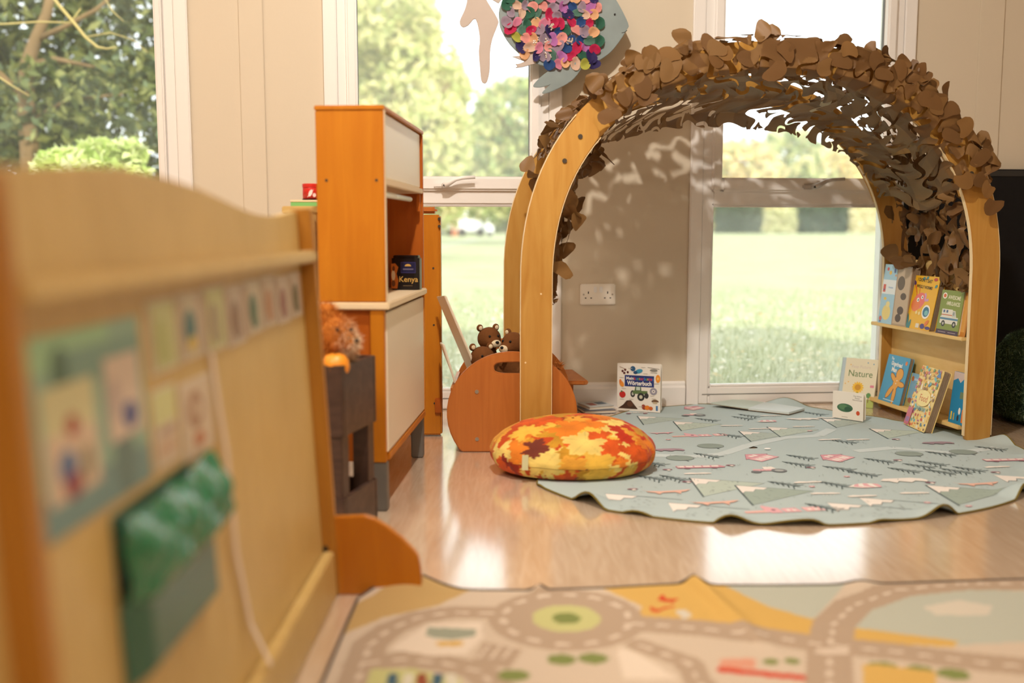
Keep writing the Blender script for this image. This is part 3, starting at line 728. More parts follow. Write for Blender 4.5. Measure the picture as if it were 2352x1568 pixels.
# main sheet: over the outer rim, down the front face, then under the top towards the rear ring where it sags
def main_pos(U, Vv):
    th = np.radians(131-(131-21)*U+3*np.sin(Vv*9)); kf = np.array([0, .07, .105, .20, .24, .60, 1.0]); lift = .0
    rho = np.interp(Vv, kf, [1.14, 1.14, 1.08, .10, -.10, -.28, -.34]); d = np.interp(Vv, kf, [.06, .0, -.022, -.026, .03, .32, .635])
    sg = np.clip(np.sin(th), 0, 1)**1.6
    droop = np.interp(Vv, [0, .24, .55, .85, 1.0], [0, 0, .012, .042, .082])*sg*np.interp(U, [0, .1, .7, 1], [.7, 1, .9, .1])
    rho = rho+np.where(Vv > .24, (1-sg)*.5*np.interp(Vv, [.24, 1], [0, 1]), 0)
    w_ = wobble(U*1.6, Vv*.95, 2)*.010
    P = archv(th, rho+w_*10*np.where(Vv < .22, .08, .10), d+np.where(Vv < .22, -np.abs(w_)*.5, 0)); P[:, 2] -= droop; return P
cloth('net_sheet', 560, 270, main_pos, lambda U, Vv: (U*1.62, np.where(Vv < .24, Vv, .24+(Vv-.24)*.36)), 41, .0045)
# upper sheet lying over the outside of the arch between the two rings
def over_pos(U, Vv):
    th = np.radians(150-(150-18)*U); d = .05+.60*Vv; rho = 1.10-.18*np.sin(Vv*PI)+.05*wobble(U*2, Vv, 8)
    return archv(th, rho, d)
cloth('net_sheet', 400, 130, over_pos, lambda U, Vv: (U*2.0, Vv*.60), 77, .008, True, 1.1)
# right tail hanging down in front of the shelf back
def tailr_pos(U, Vv):
    th = np.radians(30-30*np.clip(U*1.25, 0, 1)); z_ex = np.clip(U-.8, 0, None)*.0
    rho = .30+.28*Vv+.22*wobble(U*.8, Vv*.6, 4)-.25*np.sin(U*PI)*(.6); d = .045+.57*Vv
    P = archv(th, rho, d); P[:, 2] += .15-.17*U-.03*np.abs(np.sin(Vv*17))*U; return P
cloth('net_tail', 170, 190, tailr_pos, lambda U, Vv: (U*.52, Vv*.62), 55, .014, True, 1.5)
# left tail bunched between the left legs
def taill_pos(U, Vv):
    th = np.radians(128+52*np.clip(U*1.15, 0, 1)); rho = -.05+.75*(1-U)*Vv+.25*wobble(U*.7, Vv*.6, 14)-.34*np.sin(U*PI*.95); d = .05+.36*Vv*(1-.75*U)+.04
    P = archv(th, rho, d); P[:, 2] -= np.clip(U-.75, 0, None)*.25; return P
cloth('net_tail', 220, 120, taill_pos, lambda U, Vv: (U*.62, Vv*.40), 66, .014, True, 1.5)
# loose leaf-shaped tongues of the net
def flap_mesh(k, fl=1.0):
    r_ = random.Random(k); L = .046+.016*r_.random(); W = .018+.007*r_.random(); cu = (.004+.014*r_.random())*fl; V = []; n = 7
    for i in range(n+1):
        t = i/n; wd = W*(.52+.72*math.sin(PI*(.10+.80*t))**1.2+.22*math.sin(5.2*t+k*1.7))*(1 if i < n else .45)*(.7 if i == 0 else 1)
        z = cu*t*t+.003*math.sin(7*t+k)*fl; sk = .012*math.sin(3.4*t+k)
        for s_ in (-1, 0, 1): V.append((s_*wd+sk, L*t, z-.003*abs(s_)*t*fl))
    Fc = [(3*i+j, 3*i+j+1, 3*i+4+j, 3*i+3+j) for i in range(n) for j in range(2)]
    return np.array(V), np.array(Fc)
flap_me = []; flap_flat = []
for k in range(18):
    V, Fc = flap_mesh(k, 1.0 if k < 9 else .25); o = np_mesh('leaf_flap', V, Fc, M['net'], None, np.tile(NPAL[k % 4]*(1.0 if k % 9 < 7 else 1.2), (len(V), 1)), True); (flap_me if k < 9 else flap_flat).append(o.data); bpy.data.objects.remove(o)
def flap(p, dirv, nrm, sc=1.0):
    y = Vector(dirv).normalized(); z = Vector(nrm); z = (z-y*z.dot(y)).normalized(); x = y.cross(z)
    o = bpy.data.objects.new('leaf_flap', (flap_flat if FLAT else flap_me)[random.randrange(9)]); C.objects.link(o); o.parent = nt_
    m_ = Matrix((x, y, z)).transposed().to_4x4(); m_.translation = Vector(p)-NR; o.matrix_local = m_ @ Matrix.Scale(sc, 4)
def rv(): return Vector((random.gauss(0, 1), random.gauss(0, 1), random.gauss(0, 1)))
FLAT = False
for i in range(72):      # along the outer rim and over the front face
    FLAT = i >= 34
    th = math.radians(random.uniform(19, 133)); r = random.choice([.9, .75, .6, .45, .3]) if FLAT else random.choice([1.06, 1.1, 1.12]); rad = (arch(th, 1.5, 0)-arch(th, .5, 0)).normalized(); tan = (arch(th+.01, .5, 0)-arch(th-.01, .5, 0)).normalized()
    if r > 1: flap(arch(th, r-.05, random.uniform(-.025, .02)), rad*random.uniform(.1, .8)+tan*random.uniform(-1, 1)-AD*random.uniform(-.1, .1), -AD+rad*.5+rv()*.3, random.uniform(.75, 1.1))
    else: flap(arch(th, r, -.0295-.004*random.random()), tan*random.uniform(-1, 1)+rad*random.uniform(-1, .6), -AD, random.uniform(.9, 1.25))
FLAT = False
for i in range(26):       # left outer side between the rings
    th = math.radians(random.uniform(128, 160)); rad = (arch(th, 1.5, 0)-arch(th, .5, 0)).normalized(); tan = (arch(th+.01, .5, 0)-arch(th-.01, .5, 0)).normalized()
    flap(arch(th, random.uniform(.7, 1.12), random.uniform(.04, .5)), rv()+rad*.5, rad+rv()*.4, random.uniform(.8, 1.2))
for i in range(28):       # left tuft inside
    t = random.random(); th = math.radians(138+40*t); p = arch(th, random.uniform(-.62, .1)*(1-.45*t), random.uniform(.05, .26)); p.z -= .05*t
    flap(p, rv()*.6+Vector((0, 0, -.9)), rv(), random.uniform(.9, 1.3))
for i in range(36):       # right tail
    th = math.radians(random.uniform(-2, 34)); p = arch(th, random.uniform(-.1, .7), random.uniform(.05, .62)); p.z += random.uniform(-.02, .12)
    flap(p, rv()*.6+Vector((0, 0, -1)), rv()+AE*-.8, random.uniform(.8, 1.3))
for px, py, Y in ((2110, 600, 3.86), (2140, 605, 3.80), (2078, 585, 3.95), (2210, 615, 3.50), (2180, 590, 3.62), (2050, 560, 4.0)):
    flap(Vector(at_depth(px, py, Y)), (.1, 0, -1), (-.8, -.6, .1), 1.25)

# ================================================================== fish decoration hanging by the middle window
fz = 1.56
fs = empty('fish_decoration', WL(-.60, .11, fz), YAW, 'large flat grey-blue fish decoration with colourful paper scales hanging before the middle window frame', 'decoration')
def fpt(s, z): return (s+.60, z-fz)
def slab(name, pts, y0, y1, mat, parent, bev=.0015): return MB().prism(pts, lambda a, b: (a, y0, b), lambda a, b: (a, y1, b)).build(name, mat, parent, bev)
def smooth_loop(pts, k=6):
    n = len(pts); out = []
    for i in range(n):
        p0, p1, p2, p3 = pts[i-1], pts[i], pts[(i+1) % n], pts[(i+2) % n]
        for j in range(k):
            t = j/k; out.append(tuple(.5*((2*p1[q])+(-p0[q]+p2[q])*t+(2*p0[q]-5*p1[q]+4*p2[q]-p3[q])*t*t+(-p0[q]+3*p1[q]-3*p2[q]+p3[q])*t**3) for q in (0, 1)))
    return out
body = [(-.842, 1.535), (-.835, 1.50), (-.80, 1.445), (-.74, 1.395), (-.66, 1.365), (-.57, 1.357), (-.48, 1.378), (-.41, 1.420), (-.365, 1.475), (-.340, 1.515), (-.336, 1.528), (-.350, 1.56), (-.385, 1.62), (-.44, 1.69), (-.53, 1.745), (-.64, 1.755), (-.74, 1.71), (-.81, 1.64), (-.842, 1.58)]
slab('body', smooth_loop([fpt(*p) for p in body], 3), -.004, .004, M['fishboard'], fs)
tail = [(-.848, 1.54), (-.850, 1.515), (-.868, 1.47), (-.878, 1.42), (-.880, 1.35), (-.890, 1.305), (-.902, 1.298), (-.913, 1.31), (-.918, 1.36), (-.922, 1.42), (-.918, 1.47), (-.934, 1.54), (-.962, 1.515), (-.985, 1.508), (-.995, 1.53), (-.975, 1.575), (-.965, 1.62), (-.968, 1.70), (-.945, 1.72), (-.920, 1.66), (-.885, 1.60)]
slab('tail_fin', smooth_loop([fpt(*p) for p in tail], 3), -.003, .003, M['tailboard'], fs)
slab('fin', smooth_loop([fpt(*p) for p in [(-.711, 1.293), (-.668, 1.336), (-.608, 1.372), (-.562, 1.362), (-.595, 1.322), (-.651, 1.293), (-.694, 1.284)]], 3), -.009, -.005, M['fishboard'], fs)
slab('fin', smooth_loop([fpt(*p) for p in [(-.677, 1.264), (-.648, 1.293), (-.588, 1.350), (-.560, 1.385), (-.510, 1.392), (-.528, 1.350), (-.562, 1.310), (-.617, 1.279), (-.66, 1.262)]], 3), -.010, -.006, M['fishboard'], fs)
slab('fin', [fpt(*p) for p in [(-.70, 1.42), (-.755, 1.405), (-.795, 1.40), (-.762, 1.388), (-.745, 1.382), (-.765, 1.374), (-.782, 1.372), (-.773, 1.364), (-.783, 1.356), (-.755, 1.360), (-.70, 1.375)]], -.008, -.005, M['tailboard'], fs)
slab('fin', [fpt(*p) for p in [(-.80, 1.66), (-.86, 1.69), (-.88, 1.62), (-.845, 1.60)]], .004, .007, M['tailboard'], fs)
e = fpt(-.392, 1.567); MB().tube([(e[0], -.004, e[1]), (e[0], -.008, e[1])], .0035, 12).build('eye', M['black_slot'], fs)
mt = [fpt(*p) for p in [(-.342, 1.508), (-.352, 1.500), (-.364, 1.498)]]; MB().tube([(a, -.004, b) for a, b in mt], .0012, 6).build('mouth', M['black_slot'], fs)
PCOL = [S(226, 140, 168), S(206, 48, 92), S(60, 52, 104), S(52, 84, 140), S(58, 108, 88), S(186, 186, 84), S(240, 186, 140), S(196, 124, 190), S(236, 200, 176), S(96, 136, 120), S(170, 150, 168), S(246, 168, 160)]
def petal_mesh(k):
    r_ = random.Random(100+k); V = [(0, 0, 0)]; n = 14; col = [PCOL[k % 12][:3]]; a0 = r_.random()*6
    for ring_, rr in ((1, .55), (2, 1.0)):
        for i in range(n):
            t = 2*PI*i/n; q = rr*(1+.10*math.sin(2*t+a0)+.05*math.sin(3*t+k)); V.append((.019*q*math.cos(t), -(.004+.006*q*(.5+.5*math.sin(2*t+k*1.3))+.004*r_.random()*rr)-.004*(1-rr), .0155*q*math.sin(t)))
            col.append(tuple(c*(1.0 if rr < .9 else 1.12) for c in PCOL[k % 12][:3]))
    Fc = []
    for i in range(n):
        j = (i+1) % n; Fc.append((0, 1+i, 1+j, 1+j)); Fc.append((1+i, 1+n+i, 1+n+j, 1+j))
    V = np.array(V); me = bpy.data.meshes.new('paper_scale'); me.from_pydata(V.tolist(), [], [tuple(dict.fromkeys(f)) for f in Fc]); me.update()
    a = me.color_attributes.new('Col', 'FLOAT_COLOR', 'POINT'); c4 = np.ones((len(V), 4), dtype=np.float32); c4[:, :3] = np.array(col); a.data.foreach_set('color', c4.ravel())
    me.polygons.foreach_set('use_smooth', [True]*len(me.polygons)); me.materials.append(M['petal']); return me
pm = [petal_mesh(k) for k in range(24)]
sil = bpy.data.materials.new('sequin_foil'); sil.use_nodes = True; b_ = sil.node_tree.nodes['Principled BSDF']; b_.inputs['Metallic'].default_value = .85; b_.inputs['Roughness'].default_value = .25; b_.inputs['Base Color'].default_value = S(226, 214, 204)
r_ = random.Random(5); rows = 0
for j in range(12):
    z = 1.374+.031*j
    for i in range(15):
        s_ = -.832+.036*i+(.018 if j % 2 else 0)+r_.uniform(-.006, .006); zz = z+r_.uniform(-.005, .005)
        wl = .842-.006-.0; cz = (zz-1.556)/.192; lim = math.sqrt(max(0, 1-cz*cz))
        if not (-.60-.232*lim < s_ < -.44-.02*abs(cz)+.0*lim) or s_ > -.44: continue
        if abs(cz) > .97: continue
        o = bpy.data.objects.new('paper_scale', r_.choice(pm)); C.objects.link(o); o.parent = fs
        o.location = (s_+.60, -.006-.004*r_.random(), zz-fz); o.rotation_euler = (r_.uniform(-.3, .3), r_.uniform(-PI, PI), r_.uniform(-.35, .35)); q = r_.uniform(1.05, 1.4); o.scale = (q, 1.3, q)
for (s_, z) in ((-.645, 1.512), (-.655, 1.455), (-.655, 1.405), (-.70, 1.46), (-.57, 1.458)):
    mb = MB()
    for k in range(16): mb.ell((s_+.60+r_.uniform(-.013, .013), -.018, z-fz+r_.uniform(-.012, .012)), (.0045, .003, .0045), 6, 4)
    mb.build('sequin_patch', sil, fs)

# ================================================================== round play rug
RA = [(-180, .58), (-167, .66), (-158, .82), (-152, .885), (-140, .915), (-132, .94), (-117, .925), (-107, .905), (-97, .888), (-85, .866), (-72, .86), (-51, .86), (-25, .88), (-5, .905), (5, .905), (15, .86), (30, .82), (46, .83), (59, .90), (72, .855), (87, .83), (108, .77), (130, .66), (155, .60), (180, .58)]
def rug_R(phi): return np.interp(np.degrees(phi), [a for a, _ in RA], [r for _, r in RA])
RC = WL(-.05, .845)
rg_rug = empty('round_rug', (RC[0], RC[1], 0), YAW, 'round sage-green play rug printed with mountains, trees and pink houses under the arch', 'rug')
def rug_h(x, y):
    r = np.hypot(x, y); phi = np.arctan2(y, x); q = r/rug_R(phi)
    wv = np.clip(np.sin(phi*13+.6)*.6+np.sin(phi*29+2)*.55+.15*np.sin(phi*47), 0, 2)
    side = .25+.75*smoothstep(-.2, .5, np.cos(phi+1.15))+.25*smoothstep(.3, 1, -np.cos(phi))
    h = .0045+.027*smoothstep(.90, 1.0, q)*wv*side*np.where(np.sin(phi) < .35, 1, .35)
    h = h+.030*np.exp(-((x-.40)**2/.006+(y-.78)**2/.0015))     # bump against the window
    h = h+.006*np.exp(-((y+.25+.5*x)/.05)**2)*smoothstep(.2, .6, -x)
    return h
nr, na = 110, 420
rr_ = np.concatenate([np.linspace(0.02, .84, 50), np.linspace(.85, 1, 60)]); ph = np.linspace(-PI, PI, na, endpoint=False)
RRR, PH = np.meshgrid(rr_, ph, indexing='ij'); RAD = RRR*rug_R(PH); Xr, Yr = RAD*np.cos(PH), RAD*np.sin(PH); Zr = rug_h(Xr, Yr)
V = np.stack([Xr, Yr, Zr], -1).reshape(-1, 3)
i = np.arange(nr*na).reshape(nr, na); j = np.roll(i, -1, axis=1); Fc = np.stack([i[:-1].ravel(), i[1:].ravel(), j[1:].ravel(), j[:-1].ravel()], 1)
base = np.array(S(182, 198, 200)[:3]); colr = base*(1+.05*wobble(Xr.ravel()*.3, Yr.ravel()*.3, 3))[:, None]
np_mesh('rug_cloth', V, Fc, M['matprint'], rg_rug, colr, True)
th_ = np.linspace(0, 2*PI, na); 
pe = [(float(Xr[-1, k % na]), float(Yr[-1, k % na]), float(Zr[-1, k % na])-.001) for k in range(na+1)]
MB().tube(pe, .0028, 5, False).build('hem', M['hem'], rg_rug)
def to_rug(px, py):
    x, y = at_floor(px, py, .005); x -= RC[0]; y -= RC[1]; return (x*CY+y*SY, -x*SY+y*CY)
RP = Print(); UPA = math.radians(38)
DKG, PNK, CRM, LGR, GRY, MUT = S(92, 106, 108), S(226, 176, 184), S(238, 232, 226), S(186, 200, 190), S(120, 124, 128), S(150, 112, 124)
def rug_tf(px, py, sc=1.0, rot=UPA):
    x0, y0 = to_rug(px, py); c, s_ = math.cos(rot), math.sin(rot)
    return lambda a, b: (x0+(a*c-b*s_)*sc, y0+(a*s_+b*c)*sc)
def m_tree(px, py, sc=1.0):
    t = rug_tf(px, py, sc, UPA+random.uniform(-.05, .12)); RP.line([t(0, -.045), t(0, .045)], .004*sc, DKG)
    for k in range(5):
        b = -.030+.016*k; w_ = .028-.0045*k
        RP.line([t(-w_, b-.012), t(0, b+.004)], .0038, DKG); RP.line([t(0, b+.004), t(w_, b-.012)], .0038, DKG)
def m_mount(px, py, sc=1.0, g=LGR):
    t = rug_tf(px, py, sc, UPA-.15); RP.poly([t(-.11, -.075), t(.125, -.075), t(.0, .085)], g)
    RP.poly([t(0, .085), t(-.048, .016), t(-.026, .026), t(-.01, .012), t(.014, .026), t(.028, .010), t(.053, .018)], CRM)
    RP.line([t(-.115, -.08), t(0, .088)], .0052, DKG); RP.line([t(0, .088), t(.125, -.075)], .0026, DKG)
    RP.line([t(-.048, .016), t(-.026, .026), t(-.01, .012), t(.014, .026), t(.028, .010), t(.053, .018)], .0018, GRY)
    for k in range(14): a, b = random.uniform(-.08, .08), random.uniform(-.07, .0); RP.line([t(a*(1-b*4)*.7, b), t(a*(1-b*4)*.7+.002, b-.008)], .0018, GRY)
def m_house(px, py, sc=1.0):
    t = rug_tf(px, py, sc); RP.poly([t(-.05, -.04), t(.05, -.04), t(.05, .01), t(-.05, .01)], PNK); RP.poly([t(-.062, .01), t(.062, .01), t(0, .055)], S(216, 158, 170))
    for a in (-.036, -.018, .006, .024): RP.poly([t(a, -.028), t(a+.013, -.028), t(a+.013, -.004), t(a, -.004)], CRM)
    for a in (-.018, .003): RP.poly([t(a, .016), t(a+.014, .016), t(a+.014, .034), t(a, .034)], CRM)
    RP.line([t(-.062, .01), t(.062, .01), t(0, .055), t(-.062, .01)], .0016, MUT); RP.line([t(-.05, .01), t(-.05, -.04), t(.05, -.04), t(.05, .01)], .0016, MUT)
def m_farm(px, py, sc=1.0):
    t = rug_tf(px, py, sc, .06); RP.poly([t(-.10, -.012), t(-.03, -.012), t(-.03, .008), t(-.10, .004)], S(230, 184, 178)); RP.poly([t(-.045, .0), t(-.045, .03), t(-.038, .05), t(-.02, .03), t(-.005, .02), t(-.005, -.02), t(-.035, -.02)], PNK)
    RP.poly([t(0, -.018), t(.045, -.018), t(.04, .018), t(0, .016)], PNK); RP.poly([t(.055, -.018), t(.11, -.016), t(.10, .018), t(.055, .018)], S(232, 186, 188))
    for a in (.010, .026, .066, .084): RP.poly([t(a, -.008), t(a+.008, -.008), t(a+.008, .006), t(a, .006)], CRM)
    RP.oval(*t(-.022, .006), .006, .008, MUT, 10)
def m_bush(px, py, sc=1.0):
    t = rug_tf(px, py, sc, 0); c = t(0, 0); RP.oval(c[0], c[1], .045*sc, .035*sc, S(146, 160, 154), 20); RP.line([t(.01, -.03), t(.016, -.048)], .004, DKG)
    RP.line([t(.045*math.cos(q), .035*math.sin(q)) for q in np.linspace(0, 6.3, 22)], .0016, GRY)
def m_bus(px, py, sc=1.0):
    t = rug_tf(px, py, sc, .0); RP.poly([t(-.07, -.012), t(.075, -.012), t(.085, -.002), t(.07, .018), t(-.07, .018)], S(208, 150, 162))
    for k in range(5): RP.poly([t(-.066+.027*k, .0), t(-.044+.027*k, .0), t(-.044+.027*k, .014), t(-.066+.027*k, .014)], CRM)
    RP.oval(*t(-.04, -.014), .010, .008, MUT, 10); RP.oval(*t(.045, -.014), .010, .008, MUT, 10)
def m_tractor(px, py, sc=1.0):
    t = rug_tf(px, py, sc, .05); RP.poly([t(-.05, -.01), t(.03, -.01), t(.03, .01), t(-.045, .015)], PNK); RP.poly([t(-.01, .01), t(.03, .01), t(.025, .04), t(-.005, .04)], CRM)
    RP.oval(*t(-.045, -.016), .016, .014, GRY, 12); RP.oval(*t(.03, -.01), .024, .022, GRY, 14); RP.oval(*t(.03, -.01), .014, .013, S(170, 176, 176), 12)
def m_cloud(px, py, sc=1.0, c=CRM):
    t = rug_tf(px, py, sc, random.uniform(-.1, .1)); RP.poly([t(-.04, -.006), t(.04, -.006), t(.045, .002), t(.02, .010), t(0, .006), t(-.02, .012), t(-.042, .004)], c)
    for k in range(4): RP.line([t(-.01+.01*k, -.012), t(-.012+.01*k, -.022)], .0014, c)
def m_bear(px, py, sc=1.0, c=CRM):
    t = rug_tf(px, py, sc, .0); RP.poly([t(-.075, .0), t(-.055, .022), t(.03, .028), t(.06, .016), t(.07, -.006), t(.058, -.02), t(.03, -.006), t(.01, -.024), t(-.02, -.006), t(-.035, -.026), t(-.05, -.006)], c)
def m_fox(px, py, sc=1.0, c=S(230, 186, 170)):
    t = rug_tf(px, py, sc, .0); RP.poly([t(-.07, .03), t(-.06, .01), t(-.02, .006), t(.03, .012), t(.07, .020), t(.05, .0), t(.035, -.006), t(.03, -.025), t(.018, -.006), t(-.02, -.010), t(-.03, -.026), t(-.04, -.006), t(-.058, .0)], c)
def m_balloon(px, py, sc=1.0):
    t = rug_tf(px, py, sc, .1)
    for k in range(6): q = -.05+.0167*k; RP.poly([t(q, .0), t(q+.0167, .0), t((q+.0167)*.8+.01, .024*math.cos((q+.0167)*22)+.004), t(q*.8+.01, .024*math.cos(q*22)+.004)], PNK if k % 2 else CRM); RP.poly([t(q, .0), t(q+.0167, .0), t((q+.0167)*.6+.014, -.020), t(q*.6+.014, -.020)], PNK if k % 2 else CRM)
def m_mush(px, py, sc=1.0):
    t = rug_tf(px, py, sc, .2); RP.oval(*t(0, .006), .016*sc, .007*sc, MUT, 12); RP.poly([t(-.005, -.010), t(.005, -.010), t(.005, .003), t(-.005, .003)], CRM)
def m_flower(px, py):
    t = rug_tf(px, py, 1, .2); RP.oval(*t(0, 0), .010, .007, S(224, 166, 174), 8); RP.oval(*t(0, 0), .004, .003, CRM, 6)
# winding paths first, then the motifs
for pts in ([(1500, 1046), (1600, 1048), (1660, 1042), (1720, 1022), (1800, 1005), (1880, 1000), (1910, 985)], [(1965, 1036), (2050, 1028), (2120, 1034), (2190, 1040), (2290, 1028)], [(2060, 1195), (2120, 1182), (2170, 1170), (2200, 1150)]):
    RP.line([to_rug(*p) for p in pts], .040, S(204, 216, 218))
for p in [(1495, 962), (1580, 975), (1735, 998), (1800, 988), (1925, 968), (2040, 992)]: m_mount(*p, .9, S(176, 190, 184) if p[0] % 2 else LGR)
for p in [(1636, 1112), (1745, 1130), (1440, 1150), (1590, 1172), (1965, 1172), (2040, 1160), (2195, 1130), (2350, 1105)]: m_mount(*p, 1.05, S(160, 176, 168) if p[0] % 2 else LGR)
for p in [(1745, 1050), (1920, 1051)]: m_house(*p)
m_house(1592, 937, .8); m_farm(1605, 1000); m_farm(1798, 1172, 1.05)
for p in [(1632, 1024), (1562, 1052), (2088, 1042), (2212, 1038)]: m_bush(*p)
for p in [(1622, 1046), (1675, 1000), (1622, 964), (1705, 960), (1838, 1050), (1830, 1066), (2018, 1058), (1925, 1076), (1980, 1088), (2075, 1080), (2110, 1070), (2138, 1064), (2158, 1084), (2195, 1082), (2160, 1042), (1935, 1014), (1498, 1064), (1495, 1098), (1545, 1098), (1800, 1112), (1912, 1112), (1888, 1165), (2225, 1078), (2275, 1030), (1720, 955), (1870, 950), (1980, 945)]: m_tree(*p, 1.12)
m_bus(1605, 1073); m_bus(2310, 1057); m_bus(1460, 949, .8); m_tractor(1765, 1080); m_tractor(1592, 953, .8)
for p in [(1602, 1088), (1845, 980), (1680, 978), (1745, 985), (1770, 955), (1855, 1108), (1895, 1134), (1980, 1140), (2100, 1133), (1905, 1010), (1970, 1010), (2290, 1073), (1900, 960), (1830, 962)]: m_cloud(*p)
m_bear(2078, 1104); m_bear(1850, 963, .8); m_bear(1535, 1034, .8, S(170, 146, 158)); m_bear(2155, 1018, .8, S(160, 140, 150)); m_fox(1535, 1130); m_fox(1645, 1155); m_fox(2250, 1112); m_fox(1520, 995, .7, PNK); m_balloon(1985, 1117); m_balloon(1760, 968, .8)
for p in [(1535, 1080), (1580, 1108), (1455, 1125), (1680, 1070), (2060, 1010), (2140, 1110), (2290, 1086), (2065, 1058), (1865, 1075)]: m_mush(*p)
for p in [(1535, 1010), (1945, 1095), (1865, 1118), (1700, 1190), (1860, 990), (2130, 1155), (2225, 1163), (1930, 1060)]: m_flower(*p)
for k in range(160):
    a, q = random.uniform(-2.9, .2), random.uniform(.1, .9)**.5*.82; x0, y0 = q*math.cos(a), q*math.sin(a); RP.line([(x0, y0), (x0+random.uniform(-.006, .006), y0+.012)], .0016, S(140, 154, 154))
# keep the print on the cloth
def rug_fn(u, v, lift): return (u, v, float(rug_h(np.array(u), np.array(v)))+lift+.0001)
keep = []
for f_ in RP.f:
    ok = True
    for k in f_:
        u, v = RP.v[k]
        if math.hypot(u, v) > .975*float(rug_R(np.array(math.atan2(v, u)))): ok = False
    if ok: keep.append(f_)
RP.f = keep
RP.build('rug_print', M['matprint'], rg_rug, rug_fn, .0000012, .0004, .014)

# ================================================================== road-map carpet in the foreground
cx0, cx1, cyn, cyf = -.305, 1.9, .75, 2.0
nx_, ny_ = 420, 260
U, Vv = np.meshgrid(np.linspace(0, 1, nx_), np.linspace(0, 1, ny_), indexing='ij')
Xc = cx0+(cx1-cx0)*U; far = np.interp(Xc, [-.305, -.27, -.2, -.1, .04, .2, .38, .42, .7, 1.06, 1.9], [1.90, 1.955, 1.985, 1.955, 1.945, 1.955, 1.985, 1.975, 1.99, 2.005, 2.02]); Yc = cyn+(far-cyn)*Vv
Zc = .007+.028*np.exp(-((Xc+.215)/.07)**2-((Yc-1.98)/.06)**2)+.018*np.exp(-((Xc-.375-.24*(1.98-Yc))/.018)**2)*smoothstep(1.55, 1.98, Yc)
Zc += .012*np.exp(-((Xc-.055)/.012)**2-((Yc-1.945)/.02)**2)+.008*np.exp(-((Xc-.72)/.03)**2-((Yc-1.99)/.03)**2)+.003*np.sin(Xc*7)*smoothstep(1.7, 2, Yc)+.004*np.exp(-((Xc+.29)/.02)**2)
col = np.tile(np.array(S(212, 194, 174)[:3]), (nx_*ny_, 1)); xf, yf = Xc.ravel(), Yc.ravel()
def paint(mask, c, a=1.0): col[mask] = col[mask]*(1-a)+np.array(S(*c)[:3])*a
def inpoly(pts):
    P = [at_floor(*p) for p in pts]; m_ = np.zeros(len(xf), bool)
    for i in range(len(P)):
        (x0, y0), (x1, y1) = P[i-1], P[i]
        if abs(y1-y0) < 1e-9: continue
        c_ = ((y0 > yf) != (y1 > yf)) & (xf < (x1-x0)*(yf-y0)/(y1-y0)+x0); m_ ^= c_
    return m_
def near(pts, wd, dash=None, closed=False, world=False):
    P = [p if world else at_floor(*p) for p in pts]; m_ = np.zeros(len(xf), bool); acc = 0
    for i in range(len(P)-1):
        (x0, y0), (x1, y1) = P[i], P[i+1]; L = math.hypot(x1-x0, y1-y0); t = ((xf-x0)*(x1-x0)+(yf-y0)*(y1-y0))/(L*L); tc = np.clip(t, 0, 1)
        d = np.hypot(xf-x0-tc*(x1-x0), yf-y0-tc*(y1-y0)); q = d < wd/2
        if dash: q &= ((acc+tc*L) % dash) < dash*.55
        m_ |= q; acc += L
    return m_
ROAD, DASH, YELW, SEA, SAND, LIME, TREEG, CREAMC = (184, 162, 140), (220, 202, 184), (216, 176, 100), (190, 192, 178), (196, 164, 110), (200, 198, 138), (132, 142, 84), (230, 214, 196)
paint(inpoly([(820, 1395), (960, 1330), (1080, 1362), (1010, 1395), (880, 1425), (790, 1470)]), SAND)
paint(inpoly([(1360, 1350), (1620, 1335), (1760, 1390), (1880, 1425), (1870, 1472), (1700, 1452), (1480, 1440), (1470, 1400)]), YELW)
paint(inpoly([(1620, 1330), (1960, 1325), (1900, 1395), (1868, 1430), (1760, 1398)]), SEA)
paint(inpoly([(1930, 1460), (1975, 1400), (2080, 1370), (2240, 1362), (2400, 1370), (2400, 1480), (2200, 1490)]), SEA)
paint(inpoly([(1955, 1448), (2080, 1465), (2200, 1480), (2190, 1495), (1960, 1480)]), YELW)
paint(inpoly([(2120, 1400), (2200, 1385), (2280, 1400), (2270, 1420), (2150, 1420)]), CREAMC, .6)
c0 = at_floor(1300, 1428)
r1 = [(1130, 1415), (1040, 1412), (960, 1425), (895, 1452), (850, 1490), (828, 1540), (815, 1600)]
r2 = [(840, 1532), (930, 1522), (1020, 1532), (1100, 1550), (1150, 1600)]
r3 = [(1450, 1440), (1600, 1450), (1750, 1468), (1900, 1490), (2060, 1505), (2250, 1530), (2420, 1545)]
r4 = [(1905, 1620), (1905, 1500), (1915, 1440), (1960, 1395), (2060, 1360), (2200, 1348), (2420, 1352)]
r5 = [(1470, 1490), (1580, 1530), (1620, 1600)]
for r in (r1, r2): paint(near(r, .062), ROAD)
for r in (r3, r4): paint(near(r, .075), ROAD)
paint(near(r5, .05), ROAD)
dd = np.hypot(xf-c0[0], yf-c0[1]); paint(dd < .146, ROAD)
ag = np.arctan2(yf-c0[1], xf-c0[0]); paint((np.abs(dd-.118) < .006) & (np.sin(ag*14) > 0), DASH); paint(dd < .064, LIME); paint(dd < .027, TREEG)
for r in (r1, r2, r3, r4, r5): paint(near(r, .009, .045), DASH)
paint(inpoly([(895, 1498), (985, 1440), (1105, 1436), (1110, 1470), (1070, 1512), (990, 1515)]), CREAMC)
paint(inpoly([(980, 1470), (985, 1448), (1090, 1452), (1095, 1468), (1040, 1478)]), (160, 164, 146)); paint(inpoly([(1000, 1482), (1065, 1480), (1060, 1492), (1005, 1492)]), YELW)
paint(inpoly([(1085, 1530), (1110, 1482), (1200, 1500), (1170, 1545)]), ROAD)
for k in range(3): paint(near([(1100+28*k, 1520), (1122+28*k, 1492)], .006), DASH)
